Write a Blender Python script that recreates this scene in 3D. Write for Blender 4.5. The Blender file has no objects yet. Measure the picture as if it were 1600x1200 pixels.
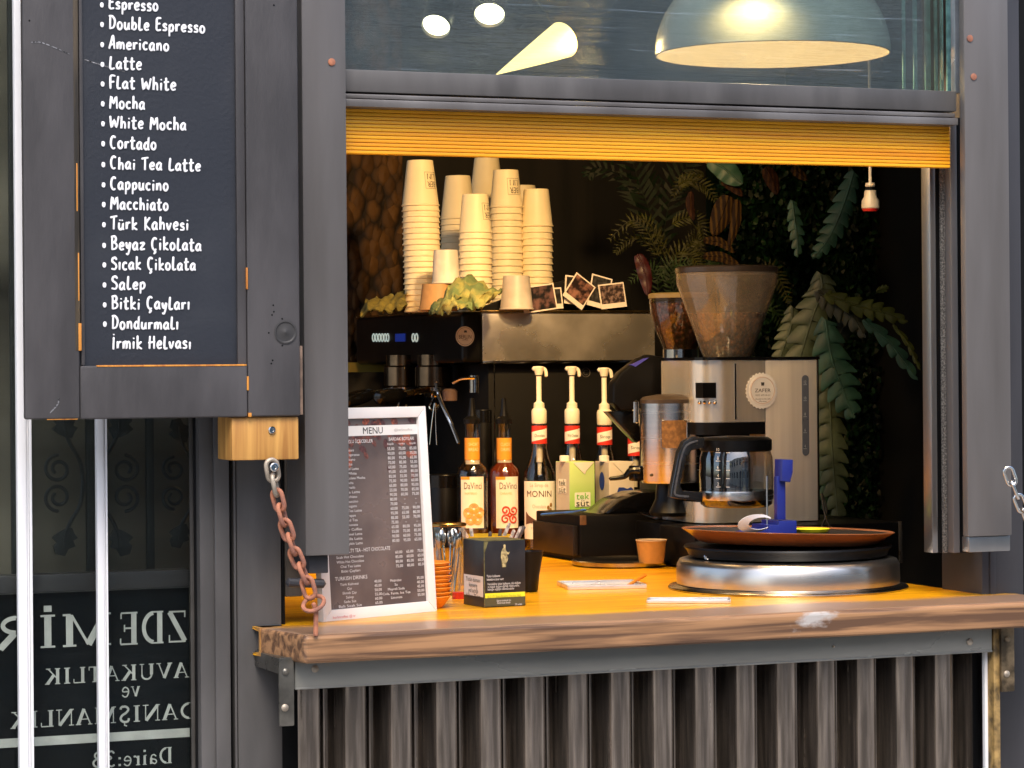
import bpy, bmesh, math, random
from mathutils import Vector, Matrix, Euler
random.seed(7)
R = math.radians
SC = bpy.context.scene
COL = SC.collection

# ------------------------------------------------------------------ camera, sky, sun, exposure
FPX = 4200.0            # focal length in pixels of a 1600 px wide picture
YAW = R(22.0); ROLL = 0.008; HOR = 578.0
CS, SN = math.cos(YAW), math.sin(YAW)
DIST = 4.5; EYE = 1.50
CAM = Vector((-DIST*SN, -DIST*CS, EYE))
FWD = Vector((SN, CS, 0)); RGT = Vector((CS, -SN, 0)); UP = Vector((0, 0, 1))
cd = bpy.data.cameras.new('camera'); cam = bpy.data.objects.new('camera', cd); COL.objects.link(cam)
cd.sensor_width = 36; cd.lens = FPX/1600*36; cd.clip_end = 500; cd.shift_y = -(600-HOR)/1600
cam.matrix_world = Matrix.Translation(CAM) @ Matrix((
    (RGT.x, 0, -FWD.x, 0), (RGT.y, 0, -FWD.y, 0), (0, 1, 0, 0), (0, 0, 0, 1))) @ Matrix.Rotation(-ROLL, 4, 'Z')
SC.camera = cam
wd = bpy.data.worlds.new('World'); SC.world = wd; wd.use_nodes = True
wn = wd.node_tree.nodes; bg = wn['Background']
sky = wn.new('ShaderNodeTexSky'); sky.sky_type = 'NISHITA'; sky.sun_disc = False
SUN_EL, SUN_AZ = R(52), R(200)
sky.sun_elevation = SUN_EL; sky.sun_rotation = SUN_AZ; sky.dust_density = 3.0; sky.ozone_density = 1.0
wd.node_tree.links.new(sky.outputs[0], bg.inputs[0]); bg.inputs[1].default_value = 0.13
sl = bpy.data.lights.new('sun', 'SUN'); sl.energy = 1.0; sl.angle = R(25); sl.color = (1, .95, .88)
so = bpy.data.objects.new('sun', sl); COL.objects.link(so)
sd = Vector((math.sin(SUN_AZ)*math.cos(SUN_EL), math.cos(SUN_AZ)*math.cos(SUN_EL), math.sin(SUN_EL)))
so.rotation_euler = sd.to_track_quat('Z', 'Y').to_euler()
SC.view_settings.view_transform = 'Standard'; SC.view_settings.look = 'None'
SC.view_settings.exposure = 1.3; SC.view_settings.gamma = 1; SC.view_settings.use_curve_mapping = False
SC.cycles.use_denoising = True; SC.cycles.max_bounces = 8; SC.cycles.transparent_max_bounces = 16
SC.cycles.sample_clamp_indirect = 8.0; SC.cycles.caustics_reflective = False; SC.cycles.caustics_refractive = False

# ------------------------------------------------------------------ picture point -> world point
def ray(px, py):
    dx, dy = (px-800)/FPX, (HOR-py)/FPX
    c, s = math.cos(ROLL), math.sin(ROLL)
    return FWD + RGT*(dx*c + dy*s) + UP*(dy*c - dx*s)
def P(px, py, t): return CAM + ray(px, py)*t
def onY(px, py, Y):
    d = ray(px, py); return CAM + d*((Y-CAM.y)/d.y)
def onZ(px, py, z):
    d = ray(px, py); return CAM + d*((z-CAM.z)/d.z)
def proj(p):
    d = Vector(p)-CAM; t = d.dot(FWD); x, y = d.dot(RGT)/t, d.z/t
    c, s = math.cos(ROLL), math.sin(ROLL)
    return 800+FPX*(x*c - y*s), HOR-FPX*(x*s + y*c)
def XA(px, Y, py=578): return onY(px, py, Y).x
def ZA(px, py, Y): return onY(px, py, Y).z
CT = EYE - .413                                  # top of the counter
def C(px, t, z=None):                            # a point standing on the counter (or height z) below picture column px at depth t
    z = CT if z is None else z
    p = P(px, 578, t); p = P(px, 578 - (z-EYE)*FPX/t, t); p.z = z; return p
def M(px, t): return px*t/FPX

# ------------------------------------------------------------------ materials
def _n(nt, ty, **kw):
    n = nt.nodes.new(ty)
    for k, v in kw.items(): setattr(n, k, v)
    return n
def mat(name, col, rough=.5, metal=0., spec=.5, var=.12, vscale=18., stretch=(1, 1, 1), bump=0., bscale=60., coat=0., rvar=.12,
        col2=None, lo=.4, hi=.65, emit=None, estr=0., alpha=1., trans=0., detail=5.):
    m = bpy.data.materials.new(name); m.use_nodes = True; nt = m.node_tree; b = nt.nodes['Principled BSDF']
    b.inputs['Roughness'].default_value = rough; b.inputs['Metallic'].default_value = metal
    b.inputs['Specular IOR Level'].default_value = spec; b.inputs['Coat Weight'].default_value = coat
    b.inputs['Coat Roughness'].default_value = .12
    b.inputs['Alpha'].default_value = alpha; b.inputs['Transmission Weight'].default_value = trans
    tc = _n(nt, 'ShaderNodeTexCoord'); mp = _n(nt, 'ShaderNodeMapping'); mp.inputs['Scale'].default_value = stretch
    nt.links.new(tc.outputs['Object'], mp.inputs[0])
    no = _n(nt, 'ShaderNodeTexNoise'); no.inputs['Scale'].default_value = vscale; no.inputs['Detail'].default_value = detail
    nt.links.new(mp.outputs[0], no.inputs['Vector'])
    rp = _n(nt, 'ShaderNodeValToRGB'); rp.color_ramp.elements[0].position = lo; rp.color_ramp.elements[1].position = hi
    c2 = col2 or tuple(c*(1-2*var) for c in col)
    rp.color_ramp.elements[0].color = (*c2, 1); rp.color_ramp.elements[1].color = (*col, 1)
    nt.links.new(no.outputs['Fac'], rp.inputs[0]); nt.links.new(rp.outputs[0], b.inputs['Base Color'])
    if rvar:
        mr = _n(nt, 'ShaderNodeMapRange'); mr.inputs['To Min'].default_value = max(.02, rough-rvar); mr.inputs['To Max'].default_value = min(1, rough+rvar)
        nt.links.new(no.outputs['Fac'], mr.inputs[0]); nt.links.new(mr.outputs[0], b.inputs['Roughness'])
    if bump:
        n2 = _n(nt, 'ShaderNodeTexNoise'); n2.inputs['Scale'].default_value = bscale; n2.inputs['Detail'].default_value = 4
        nt.links.new(mp.outputs[0], n2.inputs['Vector'])
        bp = _n(nt, 'ShaderNodeBump'); bp.inputs['Strength'].default_value = bump; bp.inputs['Distance'].default_value = .002
        nt.links.new(n2.outputs['Fac'], bp.inputs['Height']); nt.links.new(bp.outputs[0], b.inputs['Normal'])
    if emit:
        b.inputs['Emission Color'].default_value = (*emit, 1); b.inputs['Emission Strength'].default_value = estr
    return m
def glass(name, tint=(1, 1, 1), fac=.1, rough=.02, streak=None, dirt=0., dirtcol=(.6, .55, .45), f0=None, edge=.75):
    """see-through pane: transparent mixed with a mirror coat that strengthens at grazing angles, plus some dust"""
    m = bpy.data.materials.new(name); m.use_nodes = True; nt = m.node_tree; nt.nodes.remove(nt.nodes['Principled BSDF'])
    out = nt.nodes['Material Output']
    tr = _n(nt, 'ShaderNodeBsdfTransparent'); tr.inputs[0].default_value = (*tint, 1)
    gl = _n(nt, 'ShaderNodeBsdfGlossy'); gl.inputs['Roughness'].default_value = rough
    lw = _n(nt, 'ShaderNodeLayerWeight'); lw.inputs[0].default_value = .5
    mr = _n(nt, 'ShaderNodeMapRange'); mr.inputs['From Min'].default_value = 0; mr.inputs['From Max'].default_value = 1
    mr.inputs['To Min'].default_value = fac; mr.inputs['To Max'].default_value = edge
    pw = _n(nt, 'ShaderNodeMath', operation='POWER'); pw.inputs[1].default_value = 3
    nt.links.new(lw.outputs['Facing'], pw.inputs[0]); nt.links.new(pw.outputs[0], mr.inputs[0])
    mx = _n(nt, 'ShaderNodeMixShader'); nt.links.new(mr.outputs[0], mx.inputs[0])
    nt.links.new(tr.outputs[0], mx.inputs[1]); nt.links.new(gl.outputs[0], mx.inputs[2])
    last = mx
    tc = _n(nt, 'ShaderNodeTexCoord')
    if streak:
        mp = _n(nt, 'ShaderNodeMapping'); mp.inputs['Scale'].default_value = streak; nt.links.new(tc.outputs['Object'], mp.inputs[0])
        no = _n(nt, 'ShaderNodeTexNoise'); no.inputs['Scale'].default_value = 1; no.inputs['Detail'].default_value = 6
        nt.links.new(mp.outputs[0], no.inputs['Vector'])
        bp = _n(nt, 'ShaderNodeBump'); bp.inputs['Strength'].default_value = .35; bp.inputs['Distance'].default_value = .004
        nt.links.new(no.outputs['Fac'], bp.inputs['Height']); nt.links.new(bp.outputs[0], gl.inputs['Normal'])
    if dirt:
        df = _n(nt, 'ShaderNodeBsdfDiffuse'); df.inputs[0].default_value = (*dirtcol, 1)
        n3 = _n(nt, 'ShaderNodeTexNoise'); n3.inputs['Scale'].default_value = 9; n3.inputs['Detail'].default_value = 8
        nt.links.new(tc.outputs['Object'], n3.inputs['Vector'])
        ml = _n(nt, 'ShaderNodeMath', operation='MULTIPLY'); ml.inputs[1].default_value = dirt*2
        nt.links.new(n3.outputs['Fac'], ml.inputs[0])
        m2 = _n(nt, 'ShaderNodeMixShader'); nt.links.new(ml.outputs[0], m2.inputs[0])
        nt.links.new(last.outputs[0], m2.inputs[1]); nt.links.new(df.outputs[0], m2.inputs[2]); last = m2
    nt.links.new(last.outputs[0], out.inputs[0])
    return m
def glow(name, col, st):
    m = bpy.data.materials.new(name); m.use_nodes = True; b = m.node_tree.nodes['Principled BSDF']
    b.inputs['Base Color'].default_value = (*col, 1)
    b.inputs['Emission Color'].default_value = (*col, 1); b.inputs['Emission Strength'].default_value = st; return m
def wood(name, light, dark, rough=.35, coat=.0, scale=10, stretch=(.12, 1, 1), wear=None, bump=.15, ring=2.5, rlo=.32, rhi=.68):
    m = bpy.data.materials.new(name); m.use_nodes = True; nt = m.node_tree; b = nt.nodes['Principled BSDF']
    b.inputs['Roughness'].default_value = rough; b.inputs['Coat Weight'].default_value = coat; b.inputs['Coat Roughness'].default_value = .15
    tc = _n(nt, 'ShaderNodeTexCoord'); mp = _n(nt, 'ShaderNodeMapping'); mp.inputs['Scale'].default_value = stretch
    nt.links.new(tc.outputs['Object'], mp.inputs[0])
    no = _n(nt, 'ShaderNodeTexNoise'); no.inputs['Scale'].default_value = scale; no.inputs['Detail'].default_value = 7; no.inputs['Distortion'].default_value = ring
    nt.links.new(mp.outputs[0], no.inputs['Vector'])
    rp = _n(nt, 'ShaderNodeValToRGB'); rp.color_ramp.elements[0].position = rlo; rp.color_ramp.elements[1].position = rhi
    rp.color_ramp.elements[0].color = (*dark, 1); rp.color_ramp.elements[1].color = (*light, 1)
    nt.links.new(no.outputs['Fac'], rp.inputs[0]); last = rp.outputs[0]
    if wear:
        wcol, ws, wlo, whi = wear
        n2 = _n(nt, 'ShaderNodeTexNoise'); n2.inputs['Scale'].default_value = ws; n2.inputs['Detail'].default_value = 9; n2.inputs['Roughness'].default_value = .65
        mp2 = _n(nt, 'ShaderNodeMapping'); mp2.inputs['Scale'].default_value = (.5, 1, 1); nt.links.new(tc.outputs['Object'], mp2.inputs[0])
        nt.links.new(mp2.outputs[0], n2.inputs['Vector'])
        r2 = _n(nt, 'ShaderNodeValToRGB'); r2.color_ramp.elements[0].position = wlo; r2.color_ramp.elements[1].position = whi
        nt.links.new(n2.outputs['Fac'], r2.inputs[0])
        mx = _n(nt, 'ShaderNodeMixRGB'); nt.links.new(r2.outputs[0], mx.inputs[0]); nt.links.new(last, mx.inputs[1]); mx.inputs[2].default_value = (*wcol, 1)
        last = mx.outputs[0]
    nt.links.new(last, b.inputs['Base Color'])
    bp = _n(nt, 'ShaderNodeBump'); bp.inputs['Strength'].default_value = bump; bp.inputs['Distance'].default_value = .002
    nt.links.new(no.outputs['Fac'], bp.inputs['Height']); nt.links.new(bp.outputs[0], b.inputs['Normal'])
    return m
def cells(name, ca, cb, gap, scale, rough=.6, bump=.6, stretch=(1, 1, 1), dist=.004, spec=.4):
    m = bpy.data.materials.new(name); m.use_nodes = True; nt = m.node_tree; b = nt.nodes['Principled BSDF']
    b.inputs['Roughness'].default_value = rough; b.inputs['Specular IOR Level'].default_value = spec
    tc = _n(nt, 'ShaderNodeTexCoord'); mp = _n(nt, 'ShaderNodeMapping'); mp.inputs['Scale'].default_value = stretch
    nt.links.new(tc.outputs['Object'], mp.inputs[0])
    vo = _n(nt, 'ShaderNodeTexVoronoi'); vo.inputs['Scale'].default_value = scale; nt.links.new(mp.outputs[0], vo.inputs['Vector'])
    sx = _n(nt, 'ShaderNodeSeparateColor'); nt.links.new(vo.outputs['Color'], sx.inputs[0])
    mx = _n(nt, 'ShaderNodeMixRGB'); mx.inputs[1].default_value = (*ca, 1); mx.inputs[2].default_value = (*cb, 1); nt.links.new(sx.outputs[0], mx.inputs[0])
    r = _n(nt, 'ShaderNodeValToRGB'); r.color_ramp.elements[0].position = .45; r.color_ramp.elements[1].position = .75
    nt.links.new(vo.outputs['Distance'], r.inputs[0])
    m2 = _n(nt, 'ShaderNodeMixRGB'); nt.links.new(r.outputs[0], m2.inputs[0]); nt.links.new(mx.outputs[0], m2.inputs[1]); m2.inputs[2].default_value = (*gap, 1)
    nt.links.new(m2.outputs[0], b.inputs['Base Color'])
    iv = _n(nt, 'ShaderNodeMath', operation='SUBTRACT'); iv.inputs[0].default_value = 1; nt.links.new(vo.outputs['Distance'], iv.inputs[1])
    bp = _n(nt, 'ShaderNodeBump'); bp.inputs['Strength'].default_value = bump; bp.inputs['Distance'].default_value = dist
    nt.links.new(iv.outputs[0], bp.inputs['Height']); nt.links.new(bp.outputs[0], b.inputs['Normal'])
    return m

# ------------------------------------------------------------------ mesh builder (world or local coordinates)
_TXT = {}
def text_geo(s):
    if s not in _TXT:
        cu = bpy.data.curves.new('t', 'FONT'); cu.body = s; cu.size = 1; cu.align_x = 'CENTER'; cu.resolution_u = 2; cu.fill_mode = 'BOTH'
        ob = bpy.data.objects.new('t', cu); COL.objects.link(ob)
        dg = bpy.context.evaluated_depsgraph_get(); dg.update()
        me = ob.evaluated_get(dg).to_mesh()
        vs = [tuple(v.co) for v in me.vertices]; fs = [tuple(p.vertices) for p in me.polygons]
        ob.evaluated_get(dg).to_mesh_clear(); bpy.data.objects.remove(ob); bpy.data.curves.remove(cu)
        _TXT[s] = (vs, fs)
    return _TXT[s]
def smooth(pts, n=6, closed=False):
    out = []; L = len(pts); pts = [Vector(p) for p in pts]
    rng = range(L if closed else L-1)
    for i in rng:
        g = (lambda k: pts[k % L]) if closed else (lambda k: pts[min(max(k, 0), L-1)])
        a, b, c, d = g(i-1), g(i), g(i+1), g(i+2)
        for k in range(n):
            u = k/n
            out.append(.5*((2*b)+(c-a)*u+(2*a-5*b+4*c-d)*u*u+(3*b-a-3*c+d)*u**3))
    if not closed: out.append(pts[-1])
    return out
class MB:
    def __init__(s): s.bm = bmesh.new(); s.mats = []; s.mi = 0
    def use(s, m):
        if m not in s.mats: s.mats.append(m)
        s.mi = s.mats.index(m); return s
    def face(s, vs):
        try: f = s.bm.faces.new(vs); f.material_index = s.mi; return f
        except ValueError: return None
    def verts(s, pts): return [s.bm.verts.new(p) for p in pts]
    def poly(s, pts): s.face(s.verts(pts)); return s
    def box(s, x0, x1, y0, y1, z0, z1, bev=0., seg=2, mtx=None):
        t = bmesh.new(); bmesh.ops.create_cube(t, size=1)
        for v in t.verts: v.co = Vector((x0+(v.co.x+.5)*(x1-x0), y0+(v.co.y+.5)*(y1-y0), z0+(v.co.z+.5)*(z1-z0)))
        if bev: bmesh.ops.bevel(t, geom=list(t.edges), offset=min(bev, .45*min(abs(x1-x0), abs(y1-y0), abs(z1-z0))), segments=seg, profile=.6, affect='EDGES')
        s.take(t, mtx); return s
    def take(s, t, mtx=None):
        mp = {}
        for v in t.verts: mp[v] = s.bm.verts.new(mtx @ v.co if mtx else v.co)
        for f in t.faces: s.face([mp[v] for v in f.verts])
        t.free()
    def prism(s, pts, y0, y1, bev=0., axis='Y', mtx=None):
        """closed outline in the x-z plane (axis Y), or x-y (axis Z), extruded"""
        t = bmesh.new()
        g = (lambda p, y: (p[0], y, p[1])) if axis == 'Y' else ((lambda p, y: (p[0], p[1], y)) if axis == 'Z' else (lambda p, y: (y, p[0], p[1])))
        a = [t.verts.new(g(p, y0)) for p in pts]; b = [t.verts.new(g(p, y1)) for p in pts]; n = len(pts)
        t.faces.new(a); t.faces.new(b[::-1])
        for i in range(n): t.faces.new((a[i], b[i], b[(i+1) % n], a[(i+1) % n]))
        bmesh.ops.recalc_face_normals(t, faces=list(t.faces))
        if bev:
            es = [e for e in t.edges if (e.verts[0] in a) == (e.verts[1] in a)]
            bmesh.ops.bevel(t, geom=es, offset=bev, segments=2, profile=.6, affect='EDGES')
        s.take(t, mtx); return s
    def lathe(s, prof, c=(0, 0, 0), seg=32, mtx=None, sx=1., sy=1., a0=0., a1=2*math.pi, cap0=True, cap1=True):
        c = Vector(c); full = abs(a1-a0-2*math.pi) < 1e-6; n = seg if full else seg+1; rings = []
        f = (lambda v: mtx @ v) if mtx else (lambda v: v)
        for r, z in prof:
            rings.append([s.bm.verts.new(f(Vector((c.x+sx*r*math.sin(a0+(a1-a0)*i/seg), c.y-sy*r*math.cos(a0+(a1-a0)*i/seg), c.z+z)))) for i in range(n)])
        for a, b in zip(rings, rings[1:]):
            for i in range(n if full else n-1):
                j = (i+1) % n; s.face((a[i], a[j], b[j], b[i]))
        if full:
            if cap0 and prof[0][0] > 1e-5: s.face(rings[0][::-1])
            if cap1 and prof[-1][0] > 1e-5: s.face(rings[-1])
        return s
    def tube(s, pts, r, seg=8, closed=False, flat=None, taper=True):
        """sweep a circle along points; flat = (axis vector, factor) squeezes the section along that axis"""
        pts = [Vector(p) for p in pts]; n = len(pts); rings = []
        rr = r if callable(r) else (lambda u: r)
        ref = None
        for i, p in enumerate(pts):
            a = pts[(i-1) % n] if (closed or i > 0) else p; b = pts[(i+1) % n] if (closed or i < n-1) else p
            d = (b-a)
            if d.length < 1e-9: d = Vector((0, 0, 1))
            d.normalize()
            if flat: u = Vector(flat[0])
            else:
                if ref is None: ref = Vector((0, 0, 1)) if abs(d.z) < .9 else Vector((1, 0, 0))
                u = ref
            u = (u - d*u.dot(d))
            if u.length < 1e-6: u = d.orthogonal()
            u.normalize(); w = d.cross(u); ref = u if not flat else None
            q = rr(i/max(1, n-1))
            ku = flat[1] if flat else 1
            rings.append([s.bm.verts.new(p + u*(q*ku*math.cos(2*math.pi*k/seg)) + w*(q*math.sin(2*math.pi*k/seg))) for k in range(seg)])
        m = n if closed else n-1
        for i in range(m):
            a, b = rings[i], rings[(i+1) % n]
            for k in range(seg): s.face((a[k], a[(k+1) % seg], b[(k+1) % seg], b[k]))
        if not closed:
            for ring, p, d in ((rings[0], pts[0], pts[0]-pts[1]), (rings[-1], pts[-1], pts[-1]-pts[-2])):
                q = rr(0 if p is pts[0] else 1); d = d.normalized() if d.length > 0 else Vector((0, 0, 1))
                t = s.bm.verts.new(p + d*q*(.7 if taper else 0))
                for k in range(seg): s.face((ring[k], ring[(k+1) % seg], t))
        return s
    def ribbon(s, pts, w, nrm):
        pts = [Vector(p) for p in pts]; n = Vector(nrm); L = []
        for i, p in enumerate(pts):
            d = pts[min(i+1, len(pts)-1)]-pts[max(i-1, 0)]; d.normalize(); q = n.cross(d).normalized()
            ww = w(i/max(1, len(pts)-1)) if callable(w) else w
            L.append((s.bm.verts.new(p+q*ww/2), s.bm.verts.new(p-q*ww/2)))
        for a, b in zip(L, L[1:]): s.face((a[0], b[0], b[1], a[1]))
        return s
    def text(s, t, fn, w=None, h=None, mirror=False):
        """flat lettering: fn maps glyph coordinates (centred, metres) to 3-D; w fits the width, h sets the em height"""
        vs, fs = text_geo(t)
        if not vs: return s
        x0, x1 = min(v[0] for v in vs), max(v[0] for v in vs)
        sx = w/(x1-x0) if w else h
        sy = h if h else sx
        cx = (x0+x1)/2; m = -1 if mirror else 1
        b = [s.bm.verts.new(fn(m*(v[0]-cx)*sx, (v[1]-.34)*sy)) for v in vs]
        for f in fs: s.face([b[i] for i in f])
        return s
    def build(s, name, parent=None, sm=35, loc=None, local=False):
        me = bpy.data.meshes.new(name)
        bmesh.ops.recalc_face_normals(s.bm, faces=list(s.bm.faces)) if getattr(s, 'fix', True) else None
        o = bpy.data.objects.new(name, me); COL.objects.link(o)
        if parent is not None:
            o.parent = parent
            if not local:
                inv = WM(parent).inverted(); s.bm.transform(inv)
        elif loc is not None and not local:
            s.bm.transform(Matrix.Translation(-Vector(loc)))
        if loc is not None: o.location = loc
        s.bm.to_mesh(me); s.bm.free()
        for m in s.mats: me.materials.append(m)
        if sm:
            me.polygons.foreach_set('use_smooth', [True]*len(me.polygons)); me.set_sharp_from_angle(angle=R(sm))
        me.update(); return o
def WM(o):
    m = Matrix.LocRotScale(o.location, o.rotation_euler, o.scale)
    return WM(o.parent) @ m if o.parent else m
def tag(o, label=None, cat=None, group=None, kind=None):
    if label: o['label'] = label
    if cat: o['category'] = cat
    if group: o['group'] = group
    if kind: o['kind'] = kind
    return o
def thing(name, label, cat, loc=(0, 0, 0), rz=0, group=None, rot=None):
    o = bpy.data.objects.new(name, None); COL.objects.link(o); o.empty_display_size = .05
    o.location = loc; o.rotation_euler = rot or (0, 0, rz)
    return tag(o, label, cat, group)
def dup(o, parent=None):
    c = o.copy(); COL.objects.link(c)
    if parent is not None: c.parent = parent
    for ch in list(o.children): dup(ch, c)
    return c
def plane(o, u, v, n, off=.0006):
    o, u, v, n = Vector(o), Vector(u), Vector(v), Vector(n)
    return lambda x, y: o + u*x + v*y + n*off
def cyl(c, r, ac, zc, off=.0006, r2=None, zh=None, flip=False):
    """wrap lettering round a vertical cylinder (or cone when r2 is given at height zh)"""
    c = Vector(c)
    def f(x, y):
        if flip: x, y = -x, -y
        z = zc+y; q = r + ((r2-r)*z/zh if r2 is not None else 0); q += off; a = ac + x/q
        return c + Vector((q*math.sin(a), -q*math.cos(a), z))
    return f
def cylpatch(mb, c, r, a0, a1, z0, z1, n=14, off=.0004, r1=None):
    c = Vector(c); r1 = r if r1 is None else r1; A = []
    for i in range(n+1):
        a = a0+(a1-a0)*i/n
        A.append([mb.bm.verts.new(c+Vector(((q+off)*math.sin(a), -(q+off)*math.cos(a), z))) for q, z in ((r, z0), (r1, z1))])
    for p, q in zip(A, A[1:]): mb.face((p[0], q[0], q[1], p[1]))
    return mb
VA = -R(22)          # angle on an upright cylinder that looks at the camera
# ------------------------------------------------------------------ palette
PAINT = mat('grey_paint', (.105, .099, .097), .42, var=.2, vscale=11, stretch=(1, 1, .25), bump=.12, bscale=90)
PAINT_W = mat('worn_grey_paint', (.185, .174, .17), .36, metal=.25, col2=(.10, .09, .085), vscale=8, stretch=(1, 1, .13), bump=.15, bscale=120, lo=.3, hi=.7)
PAINT_D = mat('dark_grey_paint', (.047, .045, .05), .4, var=.15, vscale=9, stretch=(1, 1, .2), bump=.08)
PAINT_B = mat('board_paint', (.066, .061, .063), .5, var=.2, vscale=11, stretch=(1, 1, .3), bump=.25, bscale=140)
SLATE = mat('blackboard_paint', (.030, .033, .041), .5, col2=(.015, .018, .026), lo=.52, hi=.85, vscale=4, bump=.2, bscale=160, rvar=.15)
ALU = mat('aluminium', (.42, .41, .4), .3, metal=.9, var=.1, vscale=12, stretch=(1, 1, .1))
BRUSH = mat('brush_pile', (.2, .185, .17), .9, var=.4, vscale=300, bump=.8, bscale=400)
WHITE_P = mat('white_coated_metal', (.8, .8, .82), .35, var=.04, vscale=14, stretch=(1, 1, .15))
BLACK = mat('black_plastic', (.004, .004, .0045), .36, spec=.2, var=.1, rvar=.08)
BLACK_G = mat('gloss_black', (.004, .004, .0045), .16, spec=.4, var=.05, rvar=.05)
BLACK_M = mat('matt_black', (.003, .003, .0033), .65, spec=.2, var=.2)
STEEL = mat('brushed_steel', (.68, .67, .66), .26, metal=1, var=.07, vscale=30, stretch=(.05, .05, 3), rvar=.08)
STEEL_V = mat('steel_worn', (.5, .46, .42), .22, metal=1, var=.16, vscale=9, rvar=.14, bump=.03, bscale=20)
CHROME = mat('chrome', (.7, .68, .65), .1, metal=1, var=.03, rvar=.04)
BRASS = mat('brass', (.55, .36, .12), .25, metal=1, var=.1)
RUST = mat('rusty_iron', (.42, .16, .085), .72, var=.22, vscale=60, bump=.35, bscale=200, col2=(.22, .09, .06))
RUST_L = mat('worn_zinc', (.45, .38, .3), .5, metal=.5, var=.2, vscale=50, bump=.2)
INK = mat('white_paint_lettering', (.78, .78, .8), .6, var=.03)
PAPER = mat('white_paper', (.75, .74, .72), .6, var=.03)
PINE = wood('pine_block_wood', (.62, .33, .085), (.33, .14, .03), .5, 0, 26, (1, 1, .06), bump=.3)
CTOP = wood('varnished_countertop', (.86, .42, .005), (.58, .235, .003), .32, .1, 16, (.08, 1, 1), rlo=.38, rhi=.62, wear=((.3, .2, .13), 5, .62, .78))
nt = CTOP.node_tree; b_ = nt.nodes['Principled BSDF']; src = b_.inputs['Base Color'].links[0].from_socket
tcn = _n(nt, 'ShaderNodeTexCoord'); sx_ = _n(nt, 'ShaderNodeSeparateXYZ'); nt.links.new(tcn.outputs['Object'], sx_.inputs[0])
nn = _n(nt, 'ShaderNodeTexNoise'); nn.inputs['Scale'].default_value = 5; nn.inputs['Detail'].default_value = 8; nt.links.new(tcn.outputs['Object'], nn.inputs['Vector'])
ad = _n(nt, 'ShaderNodeMath', operation='MULTIPLY_ADD'); ad.inputs[1].default_value = .11; nt.links.new(nn.outputs['Fac'], ad.inputs[0]); nt.links.new(sx_.outputs['Y'], ad.inputs[2])
mr_ = _n(nt, 'ShaderNodeMapRange'); mr_.inputs['From Min'].default_value = .17; mr_.inputs['From Max'].default_value = .215; nt.links.new(ad.outputs[0], mr_.inputs[0])
mx_ = _n(nt, 'ShaderNodeMixRGB'); mx_.inputs[1].default_value = (.27, .165, .105, 1); nt.links.new(mr_.outputs[0], mx_.inputs[0]); nt.links.new(src, mx_.inputs[2]); nt.links.new(mx_.outputs[0], b_.inputs['Base Color'])
CEDGE = wood('weathered_counter_edge', (.36, .19, .09), (.11, .056, .03), .42, 0, 70, (.045, 1, 1), wear=((.42, .39, .37), 8, .62, .70), bump=.6, ring=.5, rlo=.42, rhi=.6)
SLAT = wood('orange_slat_wood', (.95, .50, .016), (.74, .27, .006), .42, .0, 9, (.06, 1, 1.6), bump=.1)
CLAD = mat('taupe_sheet_metal', (.35, .29, .24), .23, metal=.82, var=.28, vscale=90, stretch=(1, 1, .06), bump=.18, bscale=70)
BEAM = mat('grey_gloss_beam', (.29, .285, .255), .26, metal=.45, var=.1, vscale=5, stretch=(.4, 1, 1.5), bump=.22, bscale=26)
CREAM = mat('cream_paper_cup', (.84, .74, .52), .5, var=.03)
INKB = mat('black_print', (.03, .028, .028), .6, var=0)
ORANGE = mat('orange_plastic', (.75, .24, .02), .4, var=.06)

# ------------------------------------------------------------------ street and ground
g = MB().use(mat('street_stone', (.30, .29, .27), .9, var=.2, vscale=3, bump=.4)); g.poly([(-60, -60, 0), (60, -60, 0), (60, 60, 0), (-60, 60, 0)])
tag(g.build('ground', sm=0), kind='structure')
pv = MB().use(mat('paving', (.42, .40, .37), .85, var=.15, vscale=4, bump=.3)); pv.box(-12, 12, -2.6, 4, .0, .1, .01)
tag(pv.build('pavement', sm=0), kind='structure')
def far_house(x0, x1, y, h, wall, label, banded):
    t = thing('building', label, 'building', ((x0+x1)/2, y, 0))
    w = MB().use(wall); w.box(x0, x1, y-6, y, 0, h); w.build('wall', t)
    wm = mat('far_window_glass', (.02, .025, .03), .08, var=.1)
    fr = mat('far_window_frame', (.6, .6, .58), .5)
    n = int((x1-x0)/2.2)
    for k in range(n):
        for fl in range(int(h/3.1)):
            cx = x0+(k+.5)*(x1-x0)/n; z = .9+fl*3.1
            f = MB().use(fr); f.box(cx-.62, cx+.62, y+.01, y+.08, z, z+1.6); fo = f.build('window', t)
            q = MB().use(wm)
            for a in (-.55, .03): q.box(cx+a, cx+a+.52, y+.082, y+.1, z+.08, z+1.52)
            q.build('pane', fo)
    if banded:
        b = MB().use(banded); z = 2.75; k = 0
        while z < h:
            b.box(x0, x1, y+.11, y+.2+.05*(k % 3), z, z+random.choice((.06, .12, .2, .28))); z += random.choice((.25, .4, .55)); k += 1
        b.build('cladding', t)
far_house(-14, -1.5, -13, 6.2, mat('far_plaster', (.78, .72, .62), .9), 'pale plaster house across the street', None)
far_house(-1.3, 9, -13, 6.2, mat('far_slate_wall', (.30, .38, .42), .7), 'blue grey clad house across the street', mat('far_bands', (.75, .8, .82), .6, var=.2, vscale=2, stretch=(.2, 1, 1)))
far_house(9.2, 24, -13, 6.5, mat('far_cream_wall', (.55, .52, .46), .9), 'cream house at the far end of the street', None)

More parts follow.
